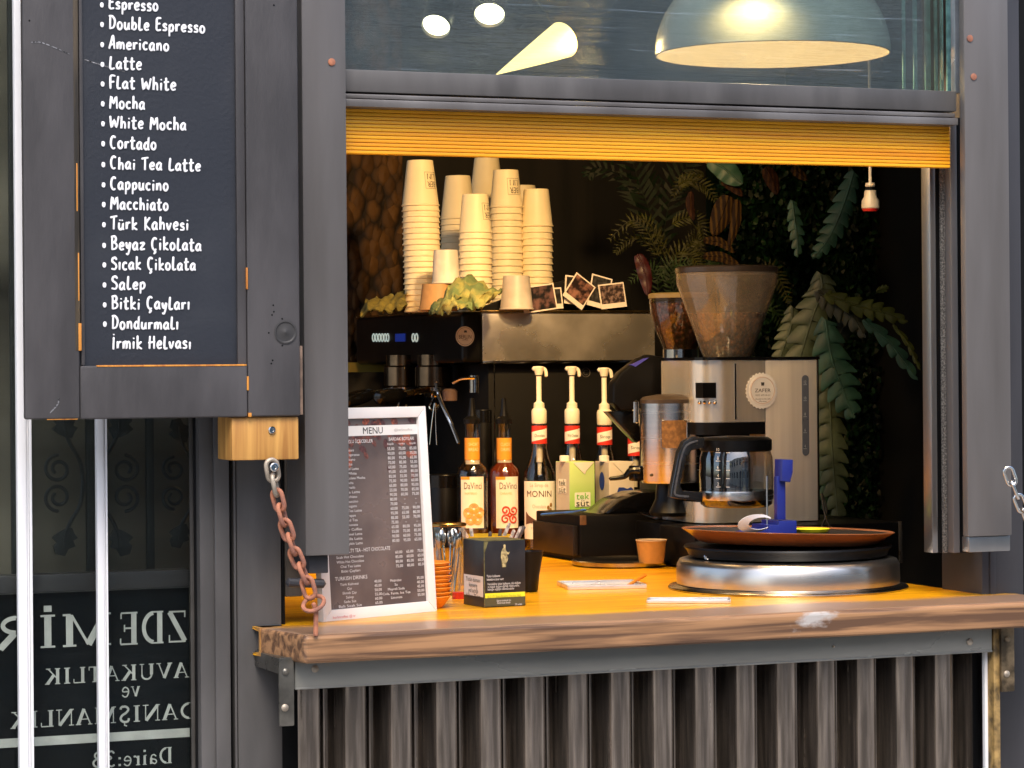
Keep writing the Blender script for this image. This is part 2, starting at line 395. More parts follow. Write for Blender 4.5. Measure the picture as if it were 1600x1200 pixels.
# ------------------------------------------------------------------ kiosk shell (inside of the room)
XL, XR, YB = XA(450, .0), XA(1521, .06), 3.15
ROOF = 2.55
KB = mat('black_wall_paint', (.006, .006, .006), .8, var=.3, vscale=5)
f = MB().use(mat('room_floor_tiles', (.05, .045, .04), .6)); f.box(XL-1.2, XR+1.3, .3, YB+.3, .1, .14)
tag(f.build('floor', sm=0), kind='structure')
c = MB().use(KB); c.box(XL-1.4, XR+1.4, -.02, YB+.3, ROOF, ROOF+.1)
tag(c.build('ceiling', sm=0), kind='structure')
w = MB().use(mat('dark_plank_wall', (.016, .013, .010), .7, var=.4, vscale=14, stretch=(1, 1, .05), bump=.3)); w.box(XL-1.4, XR+1.3, YB, YB+.1, .14, ROOF)
tag(w.build('back_wall', sm=0), 'dark plank wall at the back of the kiosk behind the plants', 'wall')
w = MB().use(KB); w.box(XR+1.25, XR+1.3, .18, YB-.003, .14, ROOF); w.box(XR+.003, XR+1.25, .165, .175, .14, ROOF)
tag(w.build('side_wall', sm=0), 'black inner wall at the right end of the counter', 'wall')
# stone wall, seen left of the cups
t_st = 7.1
p0 = P(560, 578, t_st)
STONE = cells('rough_stone_wall', (.12, .058, .016), (.055, .027, .010), (.014, .008, .004), 34, .8, 1.0, (1, 1, .62), .02)
w = MB().use(STONE)
x0, x1 = XA(450, 2.75), XA(633, 2.75); y0 = 2.75
nx, nz = 26, 60
gr = [[w.bm.verts.new((x0+(x1-x0)*i/nx, y0+.012*random.random(), 1.25+(ROOF-1.25)*k/nz)) for k in range(nz+1)] for i in range(nx+1)]
for i in range(nx):
    for k in range(nz): w.face((gr[i][k], gr[i+1][k], gr[i+1][k+1], gr[i][k+1]))
w.box(x0, x1-.002, y0+.02, y0+.2, .14, ROOF-.002)
tag(w.build('stone_wall', sm=60), 'brown rough stone wall left of the paper cups', 'wall')
w = MB().use(mat('ochre_wall_paint', (.5, .33, .05), .7, var=.1)); w.box(XA(545, 2.6), XA(613, 2.6), 2.6, 2.63, ZA(600, 660, 2.6), ZA(600, 566, 2.6))
tag(w.build('wall_panel', sm=0), 'ochre yellow wall panel behind the coffee machine handles', 'panel')

# ------------------------------------------------------------------ serving window: posts, header, rails, upper pane
FY = -.06                                   # front face of the posts
win = thing('serving_window', 'grey metal serving window with upper glass pane and side rails', 'window', (XA(540, 0), 0, CT))
zb = ZA(505, 868, FY); TOP = 2.35
m = MB().use(PAINT_W); xl0, xl1 = XA(474, FY, 400), XA(543, FY, 400)
m.box(xl0, xl1, FY, .05, zb, TOP, .003); m.build('post', win)
m = MB().use(PAINT_D); m.box(xl0+.012, xl1-.03, FY+.02, .045, zb-.03, zb-.0005, .002); m.build('post_foot', win)
m = MB().use(PAINT_W); xr0, xr1 = XA(1509, FY, 400), XA(1578, FY, 400)
zr = ZA(1540, 838, FY); m.box(xr0, xr1, FY, -.042, zr, TOP, .003); m.build('post', win)
m = MB().use(ALU); m.box(xr0+.006, xr1, FY+.006, -.03, zr-.028, zr-.0005, .002); m.build('post_foot', win)
HY = -.03
zh1, zh0 = ZA(543, 108, HY), ZA(543, 143, HY)
m = MB().use(PAINT); m.box(xl1-.002, xr0+.002, HY, .05, zh0, zh1, .002); m.build('header', win)
for a, b, yy in ((146, 153, -.035), (154, 166, -.045)):
    m = MB().use(PAINT_W); m.box(xl1+.0005, xr0-.004, yy, .02, ZA(543, b, yy), ZA(543, a, yy), .0015); m.build('track_rail', win)
GL = glass('upper_glass', (.74, .80, .77), .24, .012, (2.5, 2.5, 60), .045, (.5, .55, .52))
m = MB().use(GL); m.box(xl1, xr0, .012, .018, zh1, TOP); m.build('glass_pane', win, sm=0)
m = MB().use(mat('window_trim', (.45, .5, .55), .25, metal=.5)); m.box(XA(1494, 0), XA(1504, 0), -.005, .01, zh1, TOP, .001); m.build('glazing_bead', win)
TEAL = mat('teal_edge_reflection', (.2, .42, .42), .15, var=.2, vscale=60)  # stripe reflections in the stacked pane edges, put into teal strips
for px, wd_, yy in ((1415, 4, .1), (1432, 5, .1), (1450, 8, .1), (1465, 4, .08), (1474, 4, .06), (1484, 6, .05)):
    m = MB().use(TEAL); m.box(XA(px, yy), XA(px+wd_, yy), yy, yy+.004, zh1-.03, TOP); m.build('stacked_pane_reflection', win, sm=0)
# side rails with brush seals
RY = .0
for px, w_, mm, yy in ((1455, 9, ALU, .05), (1464, 8, BLACK, .055), (1472, 7, BRUSH, .05), (1479, 9, BLACK, .052), (1488, 10, PAINT_W, .03), (1498, 13, BLACK, .035)):
    m = MB().use(mm); xx = XA(px, yy); m.box(xx, XA(px+w_, yy)-.0005, yy, yy+.03, ZA(px, 864, yy), zh0-.004, .001); m.build('side_rail', win)
for px, py, po in ((518, 97, 0), (1521, 120, 0), (1515, 60, 0)):
    p = onY(px, py, FY); m = MB().use(RUST); m.lathe([(.006, 0), (.006, .002), (.003, .003), (.0, .0028)], seg=14, mtx=Matrix.Translation(p) @ Matrix.Rotation(R(90), 4, 'X')); m.build('screw', win)
# hatch that slides up behind the header: orange slats
SY = -.012
zs1, zs0 = ZA(543, 163, SY), ZA(543, 240, SY)
xs0, xs1 = XA(541, SY), XA(1487, SY)
sh = thing('slatted_shutter', 'orange wooden slatted shutter pulled up under the window header', 'shutter', ((xs0+xs1)/2, SY, zs0))
ns = 13
for k in range(ns):
    a = zs0+(zs1-zs0)*k/ns; b = zs0+(zs1-zs0)*(k+1)/ns
    m = MB().use(SLAT); h = b-a
    m.prism([(SY+.012, a), (SY+.0017, a+.0003), (SY+.0003, a+h*.16), (SY, a+h*.6), (SY+.0004, a+h*.9), (SY+.002, b-.0002), (SY+.012, b-.0001)], xs0, xs1, axis='X')
    m.build('slat', sh, sm=50)

# ------------------------------------------------------------------ dark outer posts
def post(name, label, x0, x1, y0, y1, z0, z1, mm, cat='post', grooves=()):
    t = thing(name, label, cat, ((x0+x1)/2, y0, z0))
    m = MB().use(mm); m.box(x0, x1, y0, y1, z0, z1, .003); m.build('column', t)
    for gx, gw, gm in grooves:
        m = MB().use(gm); m.box(gx, gx+gw, y0-.004, y0+.01, z0, z1-.001, .001); m.build('groove_strip', t)
    return t
post('corner_post', 'dark corner post of the kiosk right of the opening', XA(1532, .02), XA(1597, .02), .02, .16, .1, TOP, PAINT_D, grooves=((XA(1545, .016), .012, PAINT_D),))
w = MB().use(BLACK_M); w.box(XA(1597, .03)+.001, XA(1760, .03), .05, .12, .1, TOP); tag(w.build('neighbour_wall', sm=0), 'black wall strip at the far right edge beyond the post', 'wall')
YC = .03
xa, xb, xc, xd = XA(303, YC), XA(362, YC), XA(446, YC), XA(470, YC)
t = thing('corner_column', 'grey metal corner column with vertical grooves left of the counter', 'column', (xb, YC, .1))
for a, b, dy, mm in ((302, 309, .02, BLACK), (310, 333, .0, PAINT), (333.5, 357, -.006, PAINT), (357.5, 363, .015, BLACK), (363, 367, 0, PAINT), (367.5, 437, .004, PAINT), (437.5, 443, .012, BLACK), (443, 470, .008, mat('tan_grey_metal', (.12, .1, .08), .35, var=.3, vscale=20, stretch=(1, 1, .2)))):
    m = MB().use(mm); yy = YC+dy
    zz = .1 if a < 440 else CT+.045
    m.box(XA(a, yy), XA(b, yy), yy, YC+.03, zz, TOP, .0025); m.build('profile', t)
# ------------------------------------------------------------------ counter
cy = -.12
pA = C(403, 4.345); pB = C(476, 4.215); xr = XA(1660, pB.y)
th = .046
counter = thing('serving_counter', 'long wooden serving counter with orange top and weathered brown front edge', 'counter', ((pB.x+.5), pB.y, CT-th))
m = MB(); e = .006
yb = 2.0
m.use(CTOP)
outl = [(pA.x, .0), (pA.x, pA.y), (pB.x, pB.y), (xr, pB.y), (xr, .0), (XA(1525, .055), .055), (XR-.001, .16), (XR-.001, yb), (XL-.003, yb), (XL-.003, .02)]
t_ = bmesh.new()
a = [t_.verts.new((x, y, CT)) for x, y in outl]; b = [t_.verts.new((x, y, CT-th)) for x, y in outl]
top = t_.faces.new(a); bot = t_.faces.new(b[::-1]); nO = len(outl)
for i in range(nO): t_.faces.new((a[i], b[i], b[(i+1) % nO], a[(i+1) % nO]))
bmesh.ops.recalc_face_normals(t_, faces=list(t_.faces))
es = [e_ for e_ in t_.edges if all(v in a[:5] or v in b[:5] for v in e_.verts) and len([f_ for f_ in e_.link_faces]) == 2]
bmesh.ops.bevel(t_, geom=es, offset=.007, segments=3, profile=.5, affect='EDGES')
t_.normal_update()
mp = {v: m.bm.verts.new(v.co) for v in t_.verts}
for f in t_.faces:
    m.use(CEDGE if (f.normal.z < .8 and f.calc_center_median().y < -.02) else CTOP); m.face([mp[v] for v in f.verts])
t_.free(); bmesh.ops.triangulate(m.bm, faces=[f for f in m.bm.faces if len(f.verts) > 4]); m.build('countertop', counter, sm=0)
by = pB.y+.05
m = MB().use(BEAM); bx0, bx1 = XA(457, by), XA(1547, by); bz1 = CT-th-.0005; bz0 = ZA(457, 1078, by)
m.box(bx0, bx1, by, by+.05, bz0, bz1, .003); m.build('apron_beam', counter)
m = MB().use(mat('beam_lip', (.3, .29, .26), .3, metal=.5)); m.box(bx0, bx1, by-.0015, by+.004, bz0, bz0+.003, .001); m.build('beam_edge', counter)
def bolt(px, py, y, mm, par, r=.0055):
    p = onY(px, py, y); q = MB().use(mm); q.lathe([(r, 0), (r, .002), (r*.6, .004), (0, .0045)], seg=14, mtx=Matrix.Translation(p) @ Matrix.Rotation(R(90), 4, 'X')); return q.build('bolt', par)
bolt(1515, 1003, by, RUST_L, counter, .006); bolt(492, 1045, by, RUST_L, counter, .006); bolt(1302, 1010, by, RUST_L, counter, .002)
for px0, px1, py0, py1, mm in ((432, 456, 1028, 1136, mat('bracket_steel', (.16, .15, .13), .3, metal=.6, var=.25, vscale=25)), (1561, 1582, 978, 1082, mat('rusty_bracket_steel', (.3, .22, .13), .4, metal=.5, var=.4, vscale=30))):
    yy = by-.008; q = MB().use(mm)
    q.box(XA(px0, yy), XA(px1, yy), yy, yy+.006, ZA(px0, py1, yy), ZA(px0, py0, yy), .003)
    q.box(XA(px0, yy), XA(px1, yy), yy+.0065, yy+.14, ZA(px0, py0+26, yy), ZA(px0, py0, yy)-.001, .002)
    br = q.build('bracket', counter)
    bolt((px0+px1)/2+2, py0+.2*(py1-py0), yy, mm, br); bolt((px0+px1)/2+1, py0+.72*(py1-py0), yy, RUST_L, br, .006)
q = MB().use(mat('rust_flange', (.38, .24, .08), .6, var=.4, vscale=40)); q.box(XA(1549, by), XA(1559, by), by, by+.04, .12, bz1-.002, .002); q.build('flange', counter)
# ------------------------------------------------------------------ corrugated cladding under the counter
cl = thing('corrugated_cladding', 'dark taupe corrugated metal sheet cladding the front below the counter', 'cladding', ((bx0+bx1)/2, by+.03, .1))
m = MB().use(CLAD); NP = 16; x0 = bx0+.012; per = (XA(1528, by)-x0)/NP
prof = [(0, .003), (.03, -.0005), (.08, -.003), (.15, -.0048), (.24, -.005), (.33, -.0038), (.45, -.0008), (.485, .004), (.515, .05), (.53, .056), (.61, .056), (.635, .032), (.65, .028), (.675, .028), (.69, .032), (.715, .056), (.86, .056), (.89, .05), (.955, .006), (.965, .0008)]
cols = []
for k in range(NP):
    for u, d in prof: cols.append((x0+(k+u)*per, by+.022+d))
va = [m.bm.verts.new((x, y, .1)) for x, y in cols]; vb = [m.bm.verts.new((x, y, bz0+.012)) for x, y in cols]
for i in range(len(cols)-1): m.face((va[i], va[i+1], vb[i+1], vb[i]))
m.build('sheet', cl, sm=60)
m = MB().use(WHITE_P); yy = by+.03; m.box(XA(1530.5, yy), XA(1535, yy), yy-.01, yy, .1, bz0-.002, .001); m.build('edge_strip', cl)
m = MB().use(BLACK_M); m.box(bx0, XA(1560, .1), .035, .06, .1, bz0, 0); m.build('backing_board', cl, sm=0)

# ------------------------------------------------------------------ hand-lettered menu board
BY = -.115
tb = thing('menu_board', 'dark grey wooden menu board with hand lettered white coffee list', 'sign', (XA(250, BY), BY, ZA(250, 655, BY)))
z0, zt = ZA(250, 653, BY), 2.3
X = lambda px: XA(px, BY, 400)
ix0, ix1, iz0 = X(124), X(385), ZA(250, 571, BY)
def stile(a, b, c_, d_, bev=.004):
    q = MB().use(PAINT_B); q.box(a, b, BY, BY+.017, c_, d_, bev, 3); return q.build('frame_rail', tb)
stile(X(38), ix0-.0005, z0+.0005, zt); stile(ix1+.0012, X(468), z0, zt); stile(ix0, ix1+.0005, z0-.0005, iz0)
q = MB().use(SLATE); q.box(ix0, ix1, BY+.011, BY+.03, iz0, zt); q.build('blackboard', tb, sm=0)
q = MB().use(PAINT_B); q.box(ix1-.014, ix1+.0005, BY+.004, BY+.0115, iz0+.0005, zt, .002); q.box(ix0+.003, ix0+.009, BY+.005, BY+.0115, iz0+.0005, zt, .002); q.build('inner_bead', tb)
RAW = wood('bare_wood_chip', (.7, .3, .04), (.4, .13, .02), .6, 0, 40, (1, 1, .1))
q = MB().use(RAW)
for a, b, px0, px1 in ((505, 548, 121, 126), (395, 470, 121, 123.2), (255, 330, 119.5, 121.8)):
    q.box(X(px0+.5), X(px1+.3), BY-.0010, BY+.004, ZA(122, b, BY), ZA(122, a, BY), .0006)
q.box(X(150), X(384), BY-.0006, BY+.006, iz0-.0016, iz0+.0010, .0005)
q.box(X(384.5), X(387), BY-.0008, BY+.004, ZA(386, 452, BY), ZA(386, 418, BY), .0006); q.box(X(384.3), X(387.3), BY-.0008, BY+.004, ZA(386, 610, BY), ZA(386, 588, BY), .0006)
q.box(X(386), X(391), BY-.0007, BY+.004, z0-.0006, z0+.006, .0005); q.box(X(72), X(120), BY+.002, BY+.004, z0-.0008, z0+.002, .0004)
q.build('bare_wood_edge', tb)
q = MB().use(mat('old_olive_edge', (.07, .05, .028), .6, var=.4, vscale=60, stretch=(1, 1, .1))); q.box(X(117), X(124.5), BY-.0005, BY+.004, ZA(122, 548, BY), zt, .0004); q.build('old_edge_strip', tb)
q = MB().use(mat('bare_tan_edge', (.26, .17, .12), .7, var=.3, vscale=40)); q.box(X(468)+.0003, X(473.5), BY+.006, BY+.03, ZA(470, 648, BY), ZA(470, 540, BY), .001); q.build('bare_side_edge', tb)
p = onY(446, 519, BY); q = MB().use(mat('keyhole_dark', (.035, .033, .033), .6)); q.lathe([(.0175, -.0005), (.0185, .0012), (.0165, .0014), (.0145, -.0002), (.004, -.0002), (.002, .001), (0, .001)], seg=28, mtx=Matrix.Translation(p-Vector((0, .0004, 0))) @ Matrix.Rotation(R(90), 4, 'X')); q.build('finger_hole', tb)
q = MB().use(BLACK_M)
for px, py in ((427, 477), (428, 487), (425, 492), (441, 498), (441, 540), (420, 520), (426, 563), (424, 568), (46, 32), (428, 8)):
    p = onY(px, py, BY-.0003); q.lathe([(.0015, 0), (.0010, .0004), (0, .0005)], seg=8, mtx=Matrix.Translation(p) @ Matrix.Rotation(R(90), 4, 'X'))
q.build('nail_hole_dots', tb)
def arc(cx, cy, rx, ry, a0, a1, n=10): return [(cx+rx*math.cos(R(a0+(a1-a0)*i/n)), cy+ry*math.sin(R(a0+(a1-a0)*i/n))) for i in range(n+1)]
XH = .56
HAND = {   # strokes of a loose marker hand, cap height 1
 'A': (.52, [[(.04, 0), (.2, .6), (.3, 1), (.36, .98), (.42, .5), (.46, 0)], [(.12, .3), (.44, .36)]]),
 'B': (.56, [[(.12, 0), (.1, .98)], [(.04, .95), (.3, 1), (.42, .82), (.34, .6), (.12, .54), (.36, .5), (.5, .3), (.4, .08), (.12, .02)]]),
 'C': (.54, [arc(.3, .5, .22, .49, 55, 300, 14)]),
 'D': (.58, [[(.12, 0), (.12, .98)], [(.04, .94), (.28, .94), (.48, .7), (.5, .4), (.38, .1), (.12, .02)]]),
 'E': (.48, [[(.44, .98), (.14, .94), (.1, .5), (.12, .04), (.44, .06)], [(.1, .52), (.38, .56)]]),
 'F': (.46, [[(.1, 0), (.1, .95), (.44, 1)], [(.1, .5), (.36, .54)]]),
 'H': (.58, [[(.1, 0), (.12, 1)], [(.48, 0), (.46, 1)], [(.02, .46), (.54, .56)]]),
 'İ': (.3, [[(.14, 0), (.16, .92)], [(.16, 1.14), (.17, 1.17)]]),
 'K': (.54, [[(.12, 0), (.12, 1)], [(.46, .96), (.14, .44), (.5, .02)]]),
 'L': (.46, [[(.14, 1), (.1, .05), (.44, .06)]]),
 'M': (.7, [[(.06, 0), (.14, .98), (.34, .4), (.56, .98), (.64, 0)]]),
 'S': (.52, [[(.46, .84), (.34, .98), (.14, .9), (.12, .66), (.36, .48), (.46, .26), (.34, .04), (.06, .08)]]),
 'T': (.5, [[(.26, 0), (.26, .94)], [(.0, .9), (.5, 1)]]),
 'W': (.76, [[(.04, .96), (.16, .04), (.36, .66), (.54, .04), (.72, .96)]]),
 'a': (.5, [[(.4, .46), (.26, XH), (.1, .4), (.07, .18), (.18, .02), (.34, .14), (.4, .46), (.4, .5), (.4, .14), (.46, .0)]]),
 'b': (.48, [[(.1, 1), (.1, .04), (.1, .3), (.26, .54), (.4, .36), (.38, .1), (.24, .0), (.1, .08)]]),
 'c': (.44, [arc(.25, .28, .18, .27, 50, 310, 10)]),
 'd': (.5, [[(.38, .4), (.26, XH), (.1, .42), (.07, .18), (.18, .02), (.36, .16), (.42, 1), (.4, .12), (.47, 0)]]),
 'e': (.46, [[(.09, .27), (.36, .33), (.36, .5), (.24, .57), (.1, .42), (.08, .2), (.2, .02), (.4, .08)]]),
 'h': (.48, [[(.1, 1), (.1, 0), (.12, .34), (.26, .54), (.38, .42), (.4, 0)]]),
 'i': (.24, [[(.12, .52), (.12, 0)], [(.12, .78), (.13, .81)]]),
 'ı': (.24, [[(.12, .54), (.12, 0)]]),
 'k': (.48, [[(.1, 1), (.1, 0)], [(.4, .54), (.12, .24), (.44, 0)]]),
 'l': (.36, [[(.12, 1), (.1, .06), (.34, .05)]]),
 'm': (.7, [[(.08, .52), (.1, 0), (.12, .36), (.24, .54), (.34, .4), (.35, .02), (.38, .38), (.5, .54), (.6, .4), (.62, 0)]]),
 'n': (.5, [[(.08, .54), (.1, 0), (.12, .36), (.27, .54), (.38, .42), (.41, 0)]]),
 'o': (.48, [arc(.24, .28, .17, .27, 80, 440, 14)]),
 'p': (.48, [[(.1, .54), (.09, -.36)], [(.1, .4), (.26, .56), (.4, .38), (.36, .12), (.22, .02), (.1, .1)]]),
 'r': (.38, [[(.08, .54), (.1, 0), (.12, .34), (.24, .52), (.36, .5)]]),
 's': (.4, [[(.34, .48), (.22, .56), (.1, .46), (.16, .32), (.32, .22), (.3, .04), (.06, .04)]]),
 't': (.42, [[(.18, .9), (.17, .08), (.3, .0), (.38, .06)], [(.02, .58), (.38, .62)]]),
 'u': (.5, [[(.08, .54), (.08, .14), (.2, .0), (.36, .14), (.4, .54), (.4, .1), (.46, 0)]]),
 'v': (.44, [[(.05, .54), (.2, .02), (.38, .56)]]),
 'y': (.46, [[(.06, .54), (.12, .2), (.24, .16), (.38, .54), (.36, .2), (.22, -.34), (.08, -.3)]]),
 'z': (.44, [[(.06, .52), (.38, .54), (.08, .03), (.42, .05)]]),
 '*': (.5, [[(.06, .36), (.10, .16), (.22, .14), (.26, .36)], [(.05, .38), (.16, .44), (.27, .38)]]),
}
HAND['Ç'] = (HAND['C'][0], HAND['C'][1]+[[(.3, -.06), (.36, -.18), (.24, -.3)]])
HAND['ü'] = (HAND['u'][0], HAND['u'][1]+[[(.14, .76), (.15, .79)], [(.32, .76), (.33, .79)]])
HAND['ş'] = (HAND['s'][0], HAND['s'][1]+[[(.2, -.06), (.25, -.18), (.14, -.26)]])
def hand(mb, s, px, py, px1=None, y=BY+.0095, hpx=19.5):
    k = onY(px, py, y); kx = (onY(px+100, py, y).x-k.x)/100; kz = hpx*(k.z-onY(px, py+100, y).z)/100
    adv = sum(HAND[ch][0]+.1 if ch != ' ' else .42 for ch in s)
    sx = (px1-px)*kx/adv if px1 else kz
    x = k.x; st = kz*.085; sid = 0
    for ch in s:
        if ch == ' ': x += .42*sx; continue
        wv, strokes = HAND[ch]; jz = random.uniform(-.03, .03)*kz; js = random.uniform(.94, 1.06)
        for sk in strokes:
            pts = [Vector((x+a*sx+.06*b*sx*.4, y, k.z+b*kz*js+jz)) for a, b in sk]
            if len(pts) > 2: pts = smooth(pts, 4)
            mb.tube(pts, lambda u: st*(1+.12*math.sin(u*5)), 8, flat=((0, 1, 0), .22)); sid += 1
        x += (wv+.1)*sx
rows = [('Espresso', 14, 249), ('Double Espresso', 45, 323), ('Americano', 76, 266), ('Latte', 107, 223), ('Flat White', 138, 277), ('Mocha', 169, 228),
        ('White Mocha', 200, 293), ('Cortado', 232, 246), ('Chai Tea Latte', 264, 316), ('Cappucino', 296, 265), ('Macchiato', 327, 265), ('Türk Kahvesi', 358, 297),
        ('Beyaz Çikolata', 390, 317), ('Sıcak Çikolata', 421, 308), ('Salep', 452, 229), ('Bitki Çayları', 483, 299), ('Dondurmalı', 514, 281), ('İrmik Helvası', 545, 301)]
q = MB().use(INK)
for i, (s, py, px1) in enumerate(rows):
    x0 = 169.5+5*i/17
    hand(q, s, x0, py, px1)
    if i < 17: hand(q, '*', x0-13, py-2, None, hpx=17)
q.build('lettering', tb, sm=60)
CHALK = mat('chalk_scuff', (.28, .28, .3), .8, var=.5, vscale=200)
q = MB().use(CHALK)
q.ribbon(smooth([onY(a, b, BY-.0006) for a, b in ((48, 66), (62, 66), (80, 72), (110, 85))], 5), lambda u: .0022*(1-.5*u), (0, -1, 0))
q.ribbon(smooth([onY(a, b, BY+.0104) for a, b in ((132, 93), (160, 102), (195, 112))], 5), lambda u: .0018*(1-.6*u), (0, -1, 0))
q.ribbon(smooth([onY(a, b, BY-.0006) for a, b in ((92, 622), (90, 632), (78, 645))], 5), lambda u: .002, (0, -1, 0))
q.build('scuff_mark', tb, sm=0)
# block the board rests on, chain to the counter
pb = onY(415, 688, BY+.01)
t = thing('wooden_block', 'orange pine block screwed on under the menu board', 'block', (pb.x, BY+.01, ZA(415, 720, BY)))
q = MB().use(PINE); q.box(X(362), X(467), BY+.008, BY+.09, ZA(415, 719, BY), z0-.001, .003); q.build('block', t)
def screwhead(px, py, y, par, r=.006):
    q = MB().use(CHROME); q.lathe([(r, 0), (r, .003), (r*.8, .0042), (r*.45, .0042), (r*.4, .0028), (0, .0028)], seg=16, mtx=Matrix.Translation(onY(px, py, y)) @ Matrix.Rotation(R(90), 4, 'X')); return q.build('screw', par)
screwhead(424.5, 672, BY+.008, t)
def link_mesh(L, w, r, mm, name, par):
    q = MB().use(mm); n = 10; pts = []
    for i in range(n+1): a = math.pi*i/n; pts.append((w*math.cos(a), 0, L/2-w+w*math.sin(a)))
    for i in range(n+1): a = math.pi+math.pi*i/n; pts.append((w*math.cos(a), 0, -L/2+w+w*math.sin(a)))
    q.tube(pts, r, 8, closed=True); return q.build(name, par, local=True, sm=60)
def chain(name, label, path, L, w, r, mm, first=None, mm2=None):
    t = thing(name, label, 'chain', path[0])
    pts = smooth(path, 20); ln = [0]
    for a, b in zip(pts, pts[1:]): ln.append(ln[-1]+(b-a).length)
    pitch = L-2.6*r; n = int(ln[-1]/pitch); base = None; base2 = None
    for k in range(n):
        d = (k+.5)*pitch; j = max(i for i in range(len(ln)) if ln[i] <= d); j = min(j, len(pts)-2)
        p = pts[j]; dr = (pts[j+1]-pts[max(0, j-1)]).normalized()
        if k < 2 and mm2:
            o = link_mesh(L, w, r, mm2, 'link', t)
        elif base is None: o = base = link_mesh(L, w, r, mm, 'link', t)
        else:
            o = base.copy(); COL.objects.link(o); o.parent = t
        rot = dr.to_track_quat('Z', 'Y').to_matrix().to_4x4() @ Matrix.Rotation(R(20 if k % 2 else 105)+random.uniform(-.25, .25), 4, 'Z')
        o.rotation_euler = rot.to_euler(); o.location = p-Vector(path[0])
    return t
yk = BY-.01
cp = [onY(424, 724, yk), onY(431, 765, yk), onY(444, 815, yk-.005), onY(462, 868, yk-.01), onY(478, 905, yk-.015), onY(489, 946, yk-.02)]
ch = chain('rusty_chain', 'rusty orange chain from the pine block down to the counter corner', cp, .034, .0092, .0038, RUST, mm2=RUST_L)
screwhead(428, 730, yk-.008, ch, .007)
q = MB().use(RUST); rp = onY(490, 943, yk-.02)
q.tube([rp+Vector((.017*math.cos(2*math.pi*i/20), .008*math.sin(2*math.pi*i/20), .010*math.sin(2*math.pi*i/20)+.005*math.cos(2*math.pi*i/20))) for i in range(20)], .0035, 8, closed=True)
q.tube([rp+Vector((0, .0, .0)), rp+Vector((.004, 0, -.012)), Vector((rp.x+.003, rp.y, CT-.001))], .004, 8)
q.build('eye_bolt', ch)
cp = [onY(1575, 735, yk), onY(1587, 768, yk), onY(1612, 830, yk)]
chain('steel_chain', 'bare steel chain at the far right edge beside the post', cp, .034, .0085, .003, CHROME)
q = MB().use(PAINT_D); q.tube([onY(450, 910, -.03), onY(505, 912, -.03)], .0075, 10)
tag(q.build('latch_bar', loc=onY(475, 911, -.03)), 'short dark latch bar behind the rusty chain', 'latch')

# ------------------------------------------------------------------ office window at the left with mirrored lettering
WY = .062
wt = thing('office_window', 'dark office window with white bars and mirrored white lettering', 'window', (XA(150, WY), WY, .1))
xw0, xw1 = XA(-60, WY), XA(301, WY)
q = MB().use(mat('window_backing', (.20, .185, .145), .5, var=.6, vscale=1.7, stretch=(.3, 1, 2), lo=.3, hi=.7)); q.box(xw0-1.2, xw1+.11, WY+.16, WY+.17, .1, 2.4); q.build('dark_interior', wt, sm=0)
q = MB().use(mat('sign_film', (.003, .006, .010), .6, spec=.1, var=.25, vscale=4)); zf = ZA(150, 922, WY+.03); q.box(xw0, xw1-.001, WY+.03, WY+.034, .1, zf); film = q.build('sign_film', wt, sm=0)
q = MB().use(PAINT_D); q.box(xw0, xw1-.001, WY+.02, WY+.06, zf+.0005, ZA(150, 895, WY+.02), .002); q.build('cross_rail', wt)
q = MB().use(mat('scratch', (.3, .3, .3), .5)); q.box(xw0, xw1-.001, WY+.0285, WY+.0295, zf-.0015, zf-.0004); q.build('film_edge', wt, sm=0)
